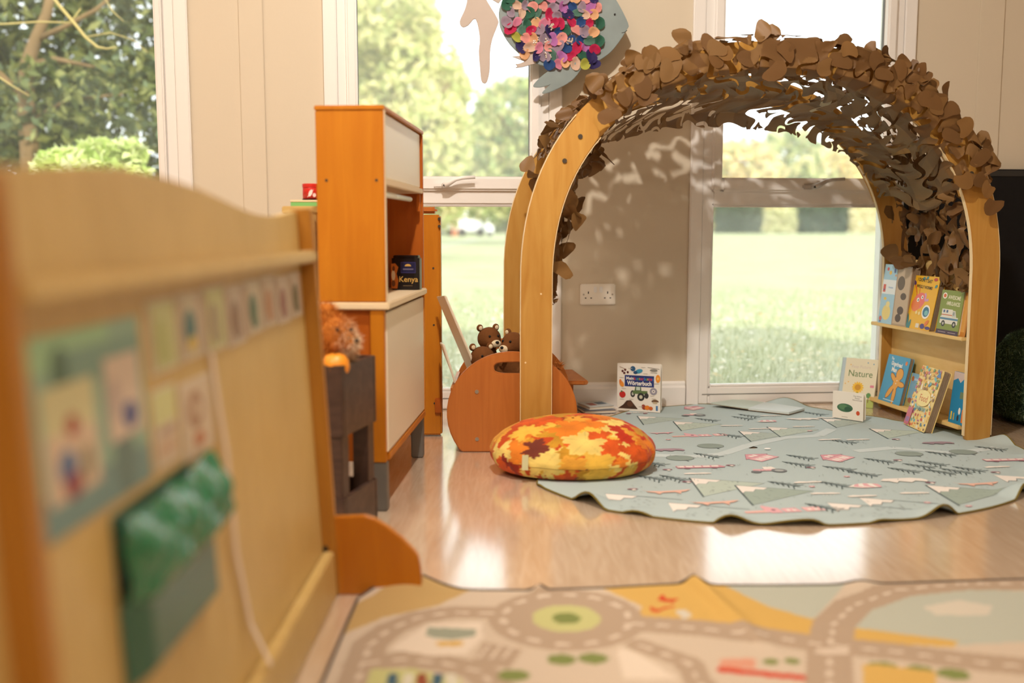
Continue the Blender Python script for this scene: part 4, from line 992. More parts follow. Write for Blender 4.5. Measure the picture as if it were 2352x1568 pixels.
paint(inpoly([(845, 1568), (855, 1545), (950, 1545), (1060, 1568), (1060, 1600), (840, 1600)]), LIME)
for k, c_ in enumerate([(70, 100, 120), (220, 214, 196), (150, 80, 60), (70, 100, 120), (220, 214, 196)]): paint(inpoly([(890+34*k, 1568), (893+34*k, 1555), (914+34*k, 1557), (914+34*k, 1585), (890+34*k, 1585)]), c_)
for (px, py) in [(1290, 1523), (1362, 1521), (1180, 1560), (2030, 1541), (2112, 1550), (2190, 1557), (1820, 1528), (1770, 1528)]:
    p = at_floor(px, py); q = .026 if px > 1900 or px < 1500 else .014; paint((xf-p[0])**2/(q*q)+(yf-p[1])**2/(q*q*.7) < 1, TREEG)
paint(inpoly([(1650, 1545), (1655, 1522), (1735, 1520), (1735, 1545)]), (222, 140, 112), .7); paint(inpoly([(1645, 1552), (1650, 1540), (1850, 1560), (1850, 1572)]), (206, 72, 48))
paint(inpoly([(1980, 1536), (2010, 1534), (2150, 1552), (2150, 1600), (1985, 1600)]), YELW)
paint(inpoly([(1510, 1388), (1520, 1374), (1535, 1386), (1560, 1384), (1545, 1394)]), (206, 72, 48)); paint(near([(1495, 1404), (1505, 1414), (1525, 1406), (1545, 1402)], .008), (206, 72, 48)); paint(inpoly([(1548, 1412), (1575, 1408), (1590, 1424), (1570, 1430)]), (214, 206, 190))
paint(inpoly([(1415, 1510), (1425, 1496), (1455, 1505), (1560, 1568), (1430, 1568)]), CREAMC)
for k in range(8): paint(near([(1880+9*k, 1500), (1880+9*k, 1508)], .008), DASH)
V = np.stack([Xc, Yc, Zc], -1).reshape(-1, 3); i = np.arange(nx_*ny_).reshape(nx_, ny_); Fc = np.stack([i[:-1, :-1].ravel(), i[1:, :-1].ravel(), i[1:, 1:].ravel(), i[:-1, 1:].ravel()], 1)
cr = empty('road_carpet', (.8, 1.4, 0), 0, 'beige children\'s carpet printed with a town road map in the foreground', 'carpet')
np_mesh('carpet_pile', V-np.array([.8, 1.4, 0]), Fc, M['carpet'], cr, col*.84, True)
ed = [(Xc[0, k]-.8, Yc[0, k]-1.4, Zc[0, k]-.002) for k in range(0, ny_, 6)]+[(Xc[k, -1]-.8, Yc[k, -1]-1.4, Zc[k, -1]-.002) for k in range(0, nx_, 3)]
MB().tube([tuple(map(float, p)) for p in ed], .0045, 6).build('binding', M['darkhem'], cr)

# ================================================================== floor cushion printed with autumn leaves
cu = empty('floor_cushion', (.185, 2.985, 0), 0, 'round floor cushion printed with orange autumn leaves, by the left arch leg', 'cushion')
na, nr = 260, 120
ph = np.linspace(-PI, PI, na, endpoint=False); tq = np.linspace(0.012, 1, nr)
PH, T_ = np.meshgrid(ph, tq, indexing='xy')       # T_: 0 top centre .. 1 bottom rim
prof_t = [0, .1, .25, .42, .55, .66, .75, .83, .90, .96, 1.0]; prof_r = [0, .16, .42, .68, .86, .965, 1.0, .985, .93, .84, .70]; prof_z = [1.0, .99, .95, .85, .71, .56, .42, .26, .13, .05, .015]
Rr = np.interp(T_, prof_t, prof_r); Zz = np.interp(T_, prof_t, prof_z)
for _ in range(6):
    Rr[1:-1] = (Rr[:-2]+2*Rr[1:-1]+Rr[2:])/4; Zz[1:-1] = (Zz[:-2]+2*Zz[1:-1]+Zz[2:])/4
wr = 1+.012*np.sin(PH*17+2*np.sin(PH*3))*smoothstep(.5, .72, T_)*smoothstep(1, .8, T_)+.006*np.sin(PH*41)*smoothstep(.6, .75, T_)*smoothstep(.95, .8, T_)
Xq = .252*Rr*wr*np.cos(PH); Yq = .178*Rr*wr*np.sin(PH); Zq = .165*Zz*(1+.16*np.sin(PH)*Rr*(T_ < .8)+.03*np.sin(PH*2+1)*Rr)
V = np.stack([Xq, Yq, Zq], -1).reshape(-1, 3)
su = (T_*.36*np.cos(PH)).ravel(); sv = (T_*.36*np.sin(PH)).ravel()
colq = np.tile(np.array(S(190, 72, 22)[:3]), (na*nr, 1)); rl = np.random.default_rng(17)
LC = P3((232, 132, 38), (222, 92, 28), (240, 190, 74), (242, 212, 118), (200, 54, 24), (206, 150, 40), (150, 44, 26), (236, 168, 60), (220, 176, 70), (120, 52, 36))
for k in range(150):
    a = rl.random()*2*PI; q = .36*math.sqrt(rl.random()); cx, cy = q*math.cos(a), q*math.sin(a); sz = rl.uniform(.035, .085); ro = rl.random()*2*PI; c_ = LC[rl.choice(10, p=[.16, .13, .16, .14, .08, .1, .05, .08, .06, .04])]
    dx, dy = su-cx, sv-cy; r = np.hypot(dx, dy); m_ = r < sz*1.3
    al_ = np.arctan2(dy[m_], dx[m_])-ro; w_ = (al_+PI) % (2*PI)-PI
    rad = sz*(.48+.30*np.abs(np.cos(w_*2.5))**1.3+.16*np.abs(np.cos(w_*7.5+.4))+.12*np.cos(w_))
    rad = np.where(np.abs(w_) > 2.75, rad*.4, rad); ins = r[m_] < rad
    vein = np.abs(np.sin(w_*2.5))**.5; idx = np.where(m_)[0][ins]
    fac = (.80+.22*np.clip(vein[ins]*2.2, 0, 1)+.10*np.sin(r[idx]*90+k))[:, None]; colq[idx] = c_*fac*.86
i = np.arange(na*nr).reshape(nr, na); j = np.roll(i, -1, axis=1); Fc = np.stack([i[:-1].ravel(), j[:-1].ravel(), j[1:].ravel(), i[1:].ravel()], 1)[:, ::-1]
np_mesh('cover', V, Fc, M['cushion'], cu, colq, True)
k = np.argmin(np.abs(ph+PI/2+.62))
tp = Vector((Xq[90, k], Yq[90, k], Zq[90, k]))
MB().add([tp+Vector((-.009, -.003, .024)), tp+Vector((.009, -.005, .024)), tp+Vector((.008, -.014, -.018)), tp+Vector((-.010, -.012, -.018)), tp+Vector((-.009, .001, .024)), tp+Vector((.009, -.001, .024)), tp+Vector((.008, -.012, -.018)), tp+Vector((-.010, -.010, -.018))],
         [(0, 3, 2, 1), (4, 5, 6, 7), (0, 1, 5, 4), (1, 2, 6, 5), (2, 3, 7, 6), (3, 0, 4, 7)]).build('sewn_tag', plain('tag_cloth', S(196, 192, 150), .8), cu)

# ================================================================== display unit in the left foreground
TILT = -.055
def tilt_empty(name, y, label, cat, group=None, x=0.0, z=0.0):
    o = empty(name, (0, 0, 0), 0, label, cat, group); o.rotation_euler = (0, TILT, 0)
    o.location = (-.3735+x*math.cos(TILT)+z*math.sin(TILT), y, z*math.cos(TILT)-x*math.sin(TILT)); return o
du = tilt_empty('display_unit', 1.35, 'honey-coloured wooden display unit with wavy top edge, in the blurred left foreground', 'cabinet')
top = [(-.86, .700), (-.78, .722), (-.69, .752), (-.595, .778), (-.55, .783), (-.482, .787), (-.366, .795), (-.256, .800), (-.12, .7945), (-.007, .787), (.08, .778), (.167, .768), (.235, .761), (.295, .757), (.37, .756), (.443, .758), (.52, .764), (.585, .769)]
MB().prism([(-.86, .0), (.585, .0)]+top[::-1], lambda y, z: (0, y, z), lambda y, z: (-.016, y, z)).build('back_panel', M['unit'], du, .002)
MB().box(-.014, .027, .585, .610, 0, .772).build('end_post', M['unit_shaded'], du, .003)
MB().box(-.014, .027, -.60, -.572, .0, .775).build('end_post', M['unit_shaded'], du, .003)
MB().box(.0005, .031, -.572, .600, .669, .693).build('ledge_rail', M['unit'], du, .005)
MB().box(.0005, .022, -.572, .585, .001, .092).build('kick_board', M['unit'], du, .003)
ft = [(.0, .0), (.0, .159), (.085, .158), (.105, .150), (.130, .132), (.158, .106), (.180, .080), (.187, .068), (.190, .045), (.190, -.008)]
MB().prism(ft, lambda x, z: (x+.002, .590, z), lambda x, z: (x+.002, .610, z)).build('stabiliser_foot', M['orange'], du, .002)
for z in (.035, .098): MB().tube([(.006, .5895, z), (.006, .5835, z)], .006, 10).build('screw', M['darkmetal'], du)
# things fixed to its panel
def sheet(name, y0, y1, z0, z1, prints, label, cat, group=None, mat='print', th=.0012, base=S(224, 214, 196), roll=0.0, off=.0006):
    o = tilt_empty(name, (y0+y1)/2, label, cat, group, off, (z0+z1)/2); w_, h_ = (y1-y0), (z1-z0)
    o.rotation_euler = (roll, TILT, 0)
    m_ = MB().box(0, th, -w_/2, w_/2, -h_/2, h_/2).build('sheet', plain(name+'_stock', base, .5, .4), o)
    p_ = Print(); prints(p_)
    p_.build('print', M[mat], o, lambda u, v, l: (th+l, (u-.5)*w_, (v-.5)*h_)); return o
def poster(p):
    p.rect(0, 0, 1, 1, S(150, 182, 160)); p.rect(0, .82, .7, 1, S(160, 200, 156)); p.rect(.3, .70, 1, .9, S(128, 160, 144)); p.rect(0, 0, 1, .22, S(120, 150, 146)); p.oval(.28, .80, .07, .14, S(88, 116, 96)); p.oval(.75, .2, .1, .2, S(108, 132, 124))
    p.rect(.12, .16, .52, .74, S(220, 196, 168)); p.rect(.12, .5, .52, .74, S(214, 208, 160)); p.oval(.27, .32, .07, .09, S(88, 118, 160)); p.oval(.3, .22, .07, .07, S(150, 70, 80)); p.oval(.33, .52, .05, .06, S(170, 70, 60)); p.oval(.42, .3, .035, .1, S(130, 130, 100))
    p.rect(.62, .32, .95, .80, S(216, 196, 176)); p.oval(.83, .44, .07, .08, S(72, 84, 140)); p.oval(.70, .56, .05, .12, S(190, 170, 160))
sheet('poster', .806, 1.075, .462, .640, poster, 'laminated green poster with pictures pinned to the left end of the display unit', 'poster')
cards = [(S(204, 206, 146), S(186, 190, 120)), (S(206, 196, 166), S(72, 116, 116)), (S(206, 208, 150), S(176, 160, 128)), (S(204, 190, 170), S(150, 120, 96)), (S(210, 200, 176), S(74, 110, 80)), (S(206, 190, 166), S(190, 140, 100)), (S(214, 200, 184), S(160, 110, 100)), (S(212, 202, 186), S(112, 110, 76))]
cw = (1.918-1.100)/8
cl = ['pale lime picture card at the left end of the row under the ledge', 'picture card with a teal figure, second from the left in the row', 'lime and cream picture card, third from the left in the row', 'cream picture card with brown stripes, fourth from the left in the row', 'picture card with a dark green shape, fourth from the right end of the row', 'cream card with an orange-brown figure, third from the right end of the row', 'cream card with a reddish shape, second from the right end of the row', 'cream card with an olive-brown shape at the right end of the row']
for i, (c1, c2) in enumerate(cards):
    def pr(p, c1=c1, c2=c2, i=i):
        p.rect(.04, .04, .96, .96, c1); p.oval(.45, .45, .24, .30, c2); p.rect(.80, .06, .95, .94, S(200, 176, 160) if i % 2 else c1); p.oval(.5, .22, .2, .12, S(220, 190, 90) if i == 1 else c2); p.rect(.08, .06, .16, .9, S(190, 150, 120))
    zz = .569+.002*(i % 3); sheet('picture_card', 1.102+cw*i, 1.102+cw*(i+1)-.008, zz-.004*(i > 1 and i < 4), zz+.083, pr, cl[i], 'card', 'picture cards in a row under the ledge')
sheet('picture_card', 1.092, 1.170, .462, .552, lambda p: (p.rect(.03, .03, .97, .97, S(216, 202, 176)), p.rect(.03, .55, .97, .97, S(212, 212, 150)), p.rect(.2, .40, .9, .5, S(180, 150, 130)), p.rect(.1, .1, .9, .35, S(206, 176, 146))), 'small yellow and cream card below the row, beside the green poster', 'card')
sheet('picture_card', 1.185, 1.305, .450, .545, lambda p: (p.rect(.03, .03, .97, .97, S(214, 194, 166)), p.oval(.45, .6, .25, .25, S(170, 130, 100)), p.oval(.5, .6, .12, .12, S(214, 194, 166)), p.oval(.5, .2, .18, .1, S(190, 120, 80))), 'small cream card with a brown ring, right of the yellow card below the row', 'card')
# crinkled green plastic wallet
pw = tilt_empty('plastic_wallet', 1.10, 'shiny crinkled green plastic wallet stuck low on the display unit', 'wallet', None, .001, .36)
ny, nz = 60, 44; U, Vv, T = grid(ny, nz); yy = -.145+.30*U; zz = -.090+.170*Vv
zz = zz+.012*np.interp(U, [0, .75, 1], [0, .3, 1.0])*Vv
bul = .024*np.clip(np.minimum(np.minimum(U, 1-U)*14, np.minimum(Vv*12, (1-Vv)*5.5)), 0, 1)**.8
bul = bul+(.007*np.abs(np.sin(U*9+Vv*7+1))+.006*np.abs(np.sin(U*15-Vv*11)))*smoothstep(.50, .62, Vv)+.006*smoothstep(.50, .54, Vv)*smoothstep(1, .8, Vv)
gp = plain('green_plastic', S(44, 122, 84), .07, .9); gp2 = plain('green_plastic_dark', S(58, 104, 84), .3, .6, .12, 9)
keep = ~((U[T].mean(1) > .80) & (Vv[T].mean(1) < .50))
top_ = keep & (Vv[T].mean(1) > .52)
V = np.stack([.002+bul, yy, zz], 1)
np_mesh('flap', V, T[top_], gp, pw, None, False); np_mesh('pocket', V-np.array([.0008, 0, 0]), T[keep & ~top_], gp2, pw, None, True)
MB().box(0, .001, -.14, .10, -.085, .09).build('backing', gp2, pw)
cd = tilt_empty('hanging_cord', 1.30, 'flat white cord hanging down over the front of the display unit', 'cord', None, .004, .32)
mb = MB()
cp = [(1.314, .568, 0), (1.317, .50, .003), (1.324, .43, .006), (1.328, .36, .006), (1.337, .29, .003), (1.354, .24, .003), (1.375, .17, .003), (1.400, .096, .020)]
cp = [(d, y-1.30, z-.32) for y, z, d in cp]
for a, b in zip(cp[:-1], cp[1:]): mb.hexa([(a[0], a[1]-.0055, a[2]), (a[0]+.002, a[1]-.0055, a[2]), (a[0]+.002, a[1]+.0055, a[2]), (a[0], a[1]+.0055, a[2]), (b[0], b[1]-.0055, b[2]), (b[0]+.002, b[1]-.0055, b[2]), (b[0]+.002, b[1]+.0055, b[2]), (b[0], b[1]+.0055, b[2])])
mb.build('tape', M['cord'], cd)

# ================================================================== toy kitchen
kt = empty('toy_cooker_unit', (-.318, 2.54, 0), -.062, 'orange wooden toy kitchen unit with a tall hutch and pale counter', 'cabinet')
D, W_ = .205, .66
MB().box(-D, .004, -.006, W_, .529, .548).build('counter', M['edge'], kt, .003)
MB().box(-D+.004, -.045, .010, .020, .13, .529).build('end_panel', M['deep_orange'], kt)
for (a, b) in ((-.046, -.010), (-D, -D+.03)): MB().box(a, b, 0, .024, .13, .529).build('stile', M['orange'], kt, .002)
MB().box(-D, -.010, W_-.02, W_, .13, .529).build('end_panel', M['orange'], kt)
MB().box(-D, -D+.01, .024, W_-.02, .13, .529).build('back_panel', M['orange'], kt)
MB().box(-D+.01, -.012, .024, W_-.02, .13, .145).build('bottom_panel', M['orange'], kt)
dr = MB().box(-.014, -.006, .018, W_-.012, .155, .520).build('door', M['laminate'], kt, .002)
MB().box(-.014, -.004, .026, W_-.012, .132, .152).build('bottom_rail', M['orange'], kt, .002)
MB().box(-.014, -.004, W_-.012, W_, .132, .529).build('door_edge', M['orange'], kt, .002)
for x_ in (-.047, -D):
    for y_ in (0, W_-.04): MB().box(x_, x_+.038, y_, y_+.04, .0005, .13).build('foot', M['grey_foot'], kt, .003)
HX0, HX1 = -.178, -.004
MB().box(HX0, HX1, 0, .016, .549, 1.031).build('hutch_side', M['orange'], kt, .002)
MB().box(HX0, HX1, W_-.02, W_-.004, .549, 1.031).build('hutch_side', M['deep_orange'], kt, .002)
MB().box(HX0-.002, HX1+.002, -.002, W_-.002, 1.031, 1.043).build('hutch_top', M['orange'], kt, .002)
MB().box(HX0, HX0+.008, .016, W_-.02, .549, 1.031).build('hutch_back', M['deep_orange'], kt)
MB().box(HX1+.0005, HX1+.002, 0, .016, .549, 1.031).build('edging', M['edge'], kt)
MB().box(HX0+.008, HX1+.001, .016, W_-.02, .846, .862).build('hutch_shelf', M['edge'], kt, .002)
MB().box(HX1-.014, HX1-.006, .018, W_-.034, .864, 1.029).build('cupboard_door', M['laminate'], kt, .002)
MB().tube([(HX1-.018, .017, .825), (HX1-.018, .50, .825)], .008, 12).build('towel_rail', M['chrome_white'], kt, 0, True)
MB().box(HX1-.016, HX1-.004, W_-.052, W_-.040, .79, .845).build('rail_bracket', M['deep_orange'], kt, .001)
for x_ in (HX0+.026, HX1-.020): MB().tube([(x_, -.0006, .857), (x_, .001, .857)], .004, 10).build('plug_hole', M['darkmetal'], kt)
# tea tin on the counter
tn = empty('tea_tin', (-.328, 3.11, .5485), -.10, 'black rounded tea tin with gold lettering on the toy kitchen counter', 'tin')
def rrect(w_, d, r, n=5):
    P = []
    for (cx, cy, a0) in ((w_/2-r, d/2-r, 0), (-w_/2+r, d/2-r, PI/2), (-w_/2+r, -d/2+r, PI), (w_/2-r, -d/2+r, 1.5*PI)):
        for k in range(n+1): a = a0+PI/2*k/n; P.append((cx+r*math.cos(a), cy+r*math.sin(a)))
    return P
MB().prism(rrect(.088, .060, .014), lambda a, b: (a, b, 0), lambda a, b: (a, b, .098)).build('body', M['tinblack'], tn, .0015); tnb = tn.children[0]
MB().prism(rrect(.080, .052, .012), lambda a, b: (a, b, .098), lambda a, b: (a, b, .106)).build('lid', M['tinblack'], tn, .002)
tp_ = Print(); GLD = S(212, 170, 90)
tp_.rect(-.013, .052, .034, .086, S(60, 56, 110)); tp_.rect(-.011, .054, .032, .084, S(30, 32, 70)); tp_.oval(.010, .073, .010, .007, GLD, 12, 0, 0, PI); tp_.rect(-.006, .062, .027, .066, S(110, 104, 130))
tp_.text('Kenya', .011, .025, .017, GLD, 0, 1, .008)
tp_.poly([(-.043, .004), (-.024, .004), (-.020, .03), (-.026, .05), (-.020, .07), (-.030, .082), (-.043, .08)], S(200, 110, 40)); tp_.oval(-.036, .045, .006, .016, S(226, 200, 160)); tp_.oval(-.036, .02, .006, .01, S(120, 70, 40)); tp_.oval(-.035, .066, .004, .008, S(110, 60, 30)); tp_.rect(-.006, .012, .024, .014, S(120, 100, 70))
tp_.build('tin_print', M['print'], tnb, lambda u, v, l: (u, -.030-l, v))
# low cupboard behind, with a green box and a red tin
lc = empty('low_cupboard', (-.68, 3.02, 0), 0, 'low wooden cupboard mostly hidden behind the display unit and toy kitchen', 'cupboard')
MB().box(.03, .125, -.16, .2, .02, .78).build('carcass', M['unit'], lc, .003); MB().box(.025, .13, -.165, .205, .78, .800).build('top_board', M['unit'], lc, .003); MB().box(.036, .12, -.17, -.160, .05, .76).build('door', M['unit'], lc, .003)
gb = empty('green_box', (-.615, 2.99, .8005), .12, 'flat green and cream box lying under the red tin', 'box')
MB().box(-.040, .045, -.03, .03, 0, .014).build('tray', M['greenbox'], gb, .001); MB().box(-.041, .046, -.031, .031, .014, .020).build('lid', M['edge'], gb, .001)
rt = empty('red_tin', (-.596, 2.99, .821), .2, 'small red tin on top of the green box beside the toy kitchen hutch', 'tin')
MB().lathe([(.026, 0), (.026, .036), (.0255, .037)], 28).build('body', M['red'], rt, 0, True); MB().lathe([(.027, .037), (.027, .047), (.024, .048)], 28).build('lid', M['red'], rt)
MB().lathe([(.0275, 0), (.0275, .003)], 28).build('rim', M['tinblack'], rt)
rp = Print(); rp.oval(-.003, .020, .005, .011, S(246, 226, 220), 14, -.4); rp.oval(.008, .014, .005, .006, S(244, 214, 208), 12); rp.line([(-.012, .008), (.006, .03)], .0012, S(250, 230, 224))
rp.build('tin_print', M['print'], rt, lambda u, v, l: ((.0262+l)*math.sin(u/.026), -(.0262+l)*math.cos(u/.026), v))
# tall wooden panel behind the toy kitchen
ts = empty('wooden_screen', (-.40, 3.5, 0), 0, 'tall orange wooden panel with rounded top and black hinges behind the toy kitchen', 'panel')
MB().box(-.15, .150, 0, .05, .004, .786).build('panel', M['orange'], ts, .006); MB().box(-.15, .138, -.004, .054, .790, .813).build('top_board', M['bin_wood'], ts, .008)
for z in (.772, .746): MB().tube([(.146, -.004, z), (.146, .003, z)], .005, 10).build('hinge_pin', M['darkmetal'], ts)
for z in (.60, .40, .12): MB().tube([(.124, -.0015, z), (.124, .003, z)], .0035, 10).build('screw', M['darkmetal'], ts)
MB().box(.126, .149, -.010, 0, .085, .140).build('hinge', M['deep_orange'], ts, .003)
# dark crate stand
ck = empty('tray_stand', (-.335, 2.425, 0), -math.radians(14), 'dark brown wooden two-tier tray stand beside the toy kitchen', 'stand')
def tray(z0, z1, zf, nm):
    w0, d0, th = -.26, -.205, .012
    m = MB().box(w0, 0, d0, d0+th, z0, z1).box(w0, 0, -th, 0, z0, z1).box(w0, w0+th, d0+th, -th, z0, z1).box(-th, 0, d0+th, -th, z0, z1).box(w0+th, -th, d0+th, -th, zf, zf+.008)
    m.build(nm, M['crate'], ck, .002)
tray(.262, .427, .378, 'tray'); tray(.0005, .120, .02, 'tray')
for (x_, y_) in ((-.045, -.200), (-.258, -.200), (-.045, -.046), (-.258, -.046)): MB().box(x_, x_+.040, y_, y_+.040, .028, .378).build('post', M['crate'], ck, .002)
fr = empty('toy_orange', (-.405, 2.265, .3865), 0, 'smooth toy orange resting in the dark brown tray', 'toy')
mb = MB().lathe([(.002, .001), (.014, .0), (.026, .010), (.033, .030), (.031, .046), (.022, .060), (.010, .064), (.003, .0625)], 24); mb.build('fruit', M['fruit'], fr, 0, True); MB().tube([(0, 0, .061), (.001, 0, .067)], .0025, 6).build('stalk', M['bark'], fr)
fp = empty('fluffy_toy', (-.425, 2.325, .3865), 0, 'fluffy ginger and cream soft toy leaning out of the dark brown tray', 'toy')
parts = [((0, 0, .05), (.05, .045, .05)), ((.012, -.012, .10), (.046, .045, .046)), ((-.012, .0, .148), (.026, .022, .030)), ((.048, -.028, .088), (.022, .02, .02))]
bd = blob('body', parts, M['ginger'], fp, .006, 6)
rf = np.random.default_rng(9); Vb = np.array([v.co[:] for v in bd.data.vertices]); Nb = np.array([v.normal[:] for v in bd.data.vertices]); ix = rf.integers(0, len(Vb), 3800)
P = Vb[ix]; N = Nb[ix]; tip = P+N*.012+rf.normal(size=P.shape)*.006+np.array([0, 0, -.005]); sd = np.cross(N, rf.normal(size=P.shape)); sd /= np.linalg.norm(sd, axis=1, keepdims=True)
Vf = np.stack([P-sd*.0012, P+sd*.0012, tip], 1).reshape(-1, 3); pale = np.clip((P[:, 0]-.012)/.03, 0, 1)[:, None]*np.clip((.15-P[:, 2])/.05, 0, 1)[:, None]
cf = np.array(S(204, 128, 56)[:3])*(1-pale)+np.array(S(226, 200, 168)[:3])*pale; cf = cf*(.7+.5*rf.random((len(P), 1)))
tag(np_mesh('fur', Vf, np.arange(len(Vf)).reshape(-1, 3), M['grassfur'], fp, np.repeat(cf, 3, 0)), kind='stuff')
MB().ell((.066, -.04, .092), (.006, .006, .005), 10, 6).build('nose', M['black_slot'], fp, 0, True)
for sx in (-.006, .026): MB().ell((.030+sx, -.052+abs(sx)*.1, .118), (.004, .004, .004), 10, 6).build('eye', M['black_slot'], fp, 0, True)

# ================================================================== toy bin with round ends
bn = empty('toy_bin', (0, 3.245, 0), 0, 'reddish beech toy bin with round ends behind the left arch leg', 'bin')
def out_pt(a):        # outline of the round end, cut flat at the floor
    hx, hz = .014, .282; dx, dz = math.cos(a), math.sin(a); lo, hi = 0, 1.0
    for _ in range(40):
        m_ = (lo+hi)/2; x_, z_ = hx+dx*m_, hz+dz*m_
        if (x_/.216)**2+((z_-.13)/.206)**2 < 1 and z_ > .001: lo = m_
        else: hi = m_
    return (hx+dx*lo, hz+dz*lo)
def end_panel(y0, y1, hole=True):
    N = 72; an = [2*PI*k/N for k in range(N)]+[math.atan2(-.281, sx-.014) for sx in (-.166, .166)]; an = sorted(a % (2*PI) for a in an); N = len(an)
    O = [out_pt(a) for a in an]; I = [(.014+.074*math.cos(a)*1.0, .282+.0185*math.sin(a)) for a in an]
    I = [(.014+.056*(1 if math.cos(a) > 0 else -1)*abs(math.cos(a))**.5*1.3, .282+.0185*(1 if math.sin(a) > 0 else -1)*abs(math.sin(a))**.7) for a in an]
    V = [(x_, y0, z_) for x_, z_ in O]+[(x_, y0, z_) for x_, z_ in I]+[(x_, y1, z_) for x_, z_ in O]+[(x_, y1, z_) for x_, z_ in I]
    F = []
    for k in range(N):
        j = (k+1) % N; F += [(k, j, N+j, N+k), (2*N+j, 2*N+k, 3*N+k, 3*N+j), (j, k, 2*N+k, 2*N+j), (N+k, N+j, 3*N+j, 3*N+k)]
    return MB().add(V, F).build('end_panel', M['bin_wood'], bn, .003)
end_panel(0, .016); end_panel(.430, .446)
MB().box(-.160, .165, .016, .430, .012, .024).build('floor_board', M['bin_wood'], bn)
MB().box(.172, .184, .016, .430, .012, .19).build('side_board', M['bin_wood'], bn, .002)
MB().hexa([(-.185, .03, .02), (-.173, .03, .02), (-.173, .43, .02), (-.185, .43, .02), (-.205, .03, .21), (-.193, .03, .21), (-.193, .43, .21), (-.205, .43, .21)]).build('side_board', M['bin_wood'], bn)
for z in (.203, .044): MB().tube([(-.116, -.002, z), (-.116, .003, z)], .0065, 12).build('screw', M['metal'], bn)
def slant(name, nt0, nb0, ft0, fb0, label):     # a thin board given by its near and far edges, thickness to the right
    q = lambda p, dx: (p[0]+dx, p[1]-3.245, p[2])
    o = MB().hexa([q(nb0, 0), q(nb0, .008), q(fb0, .008), q(fb0, 0), q(nt0, 0), q(nt0, .008), q(ft0, .008), q(ft0, 0)]).build(name, M['laminate'], bn, .002)
    if label: o['label'] = label
slant('slanted_board', (-.228, 3.34, .514), (-.112, 3.34, .235), (-.262, 3.44, .505), (-.150, 3.44, .235), 'tall slanted wooden board leaning out to the left')
slant('slanted_board', (-.236, 3.34, .350), (-.196, 3.34, .215), (-.252, 3.44, .345), (-.205, 3.44, .215), 'short slanted wooden board at the far left')
# plush toys in the bin (plain generic brown toys)
def plush(loc_, rz, hz, label, tail=None, sc=1.0):      # hz: height of the middle of the head
    t = empty('plush_toy', loc_, rz, label, 'toy', 'brown plush toys in the round-ended bin')
    blob('body', [((0, 0, hz*.36), (.052, .046, hz*.36)), ((0, -.003, hz*.70), (.040, .036, hz*.24)), ((0, -.008, hz), (.044*sc, .042*sc, .042*sc)), ((0, -.040*sc, hz-.012), (.026*sc, .026*sc, .020*sc)), ((-.05, -.02, hz*.6), (.018, .022, .05)), ((.05, -.02, hz*.6), (.018, .022, .05))], M['plush'], t, .006, 4)
    for sx in (-1, 1):
        e_ = MB().ell((sx*.032*sc, .002, hz+.038*sc), (.013*sc, .008*sc, .013*sc), 12, 8).build('ear', M['plush'], t, 0, True)
        MB().ell((sx*.032*sc, -.006*sc, hz+.038*sc), (.008*sc, .003*sc, .008*sc), 10, 6).build('ear_lining', M['cream'], e_, 0, True)
        MB().ell((sx*.017*sc, -.045*sc, hz+.012*sc), (.0045*sc, .004*sc, .0045*sc), 10, 6).build('eye', M['black_slot'], t, 0, True)
    MB().ell((0, -.062*sc, hz-.014), (.020*sc, .008*sc, .014*sc), 12, 8).build('muzzle', M['cream'], t, 0, True)
    MB().ell((0, -.069*sc, hz-.008), (.007*sc, .005*sc, .005*sc), 10, 6).build('nose', M['black_slot'], t, 0, True)
    if tail:
        MB().tube(tail, [.008, .007, .006], 8).build('tail', M['plush'], t, 0, True)
        rf = np.random.default_rng(4); c = np.array(tail[-1]); P = c+rf.normal(size=(260, 3))*.006; tip = P+rf.normal(size=P.shape)*.010+np.array([.012, 0, .006]); sd = rf.normal(size=P.shape)*.0012
        tag(np_mesh('tuft', np.stack([P-sd, P+sd, tip], 1).reshape(-1, 3), np.arange(780).reshape(-1, 3), M['grassfur'], t, np.tile(S(196, 122, 60)[:3], (780, 1))), kind='stuff')
    return t
plush((-.085, 3.53, .0245), .5, .325, 'brown plush toy at the back of the bin beside the slanted board')
plush((-.104, 3.37, .0245), .45, .275, 'smallest brown plush toy, low at the left of the bin against the slanted board')
plush((.010, 3.45, .0245), -.7, .315, 'brown plush toy half hidden by the arch leg, seen above the hand hole')
plush((.090, 3.50, .0245), -.2, .17, 'brown plush toy with a ginger tufted tail sticking out of the bin', [(.03, .01, .12), (.05, -.04, .20), (.080, -.08, .238)])
# low bench beside the bin
be = empty('low_bench', (.19, 3.89, 0), 0, 'low wooden bench with rounded corner below the window, behind the toy bin', 'bench')
MB().prism([(-.095, -.165), (.085, -.165), (.10, -.150), (.06, .155), (-.095, .155)], lambda a, b: (a, b, .150), lambda a, b: (a, b, .166)).build('seat', M['bin_wood'], be, .004)
for y_ in (-.12, .11): MB().box(-.07, .045, y_, y_+.016, .0005, .150).build('leg', M['bin_wood'], be, .002)

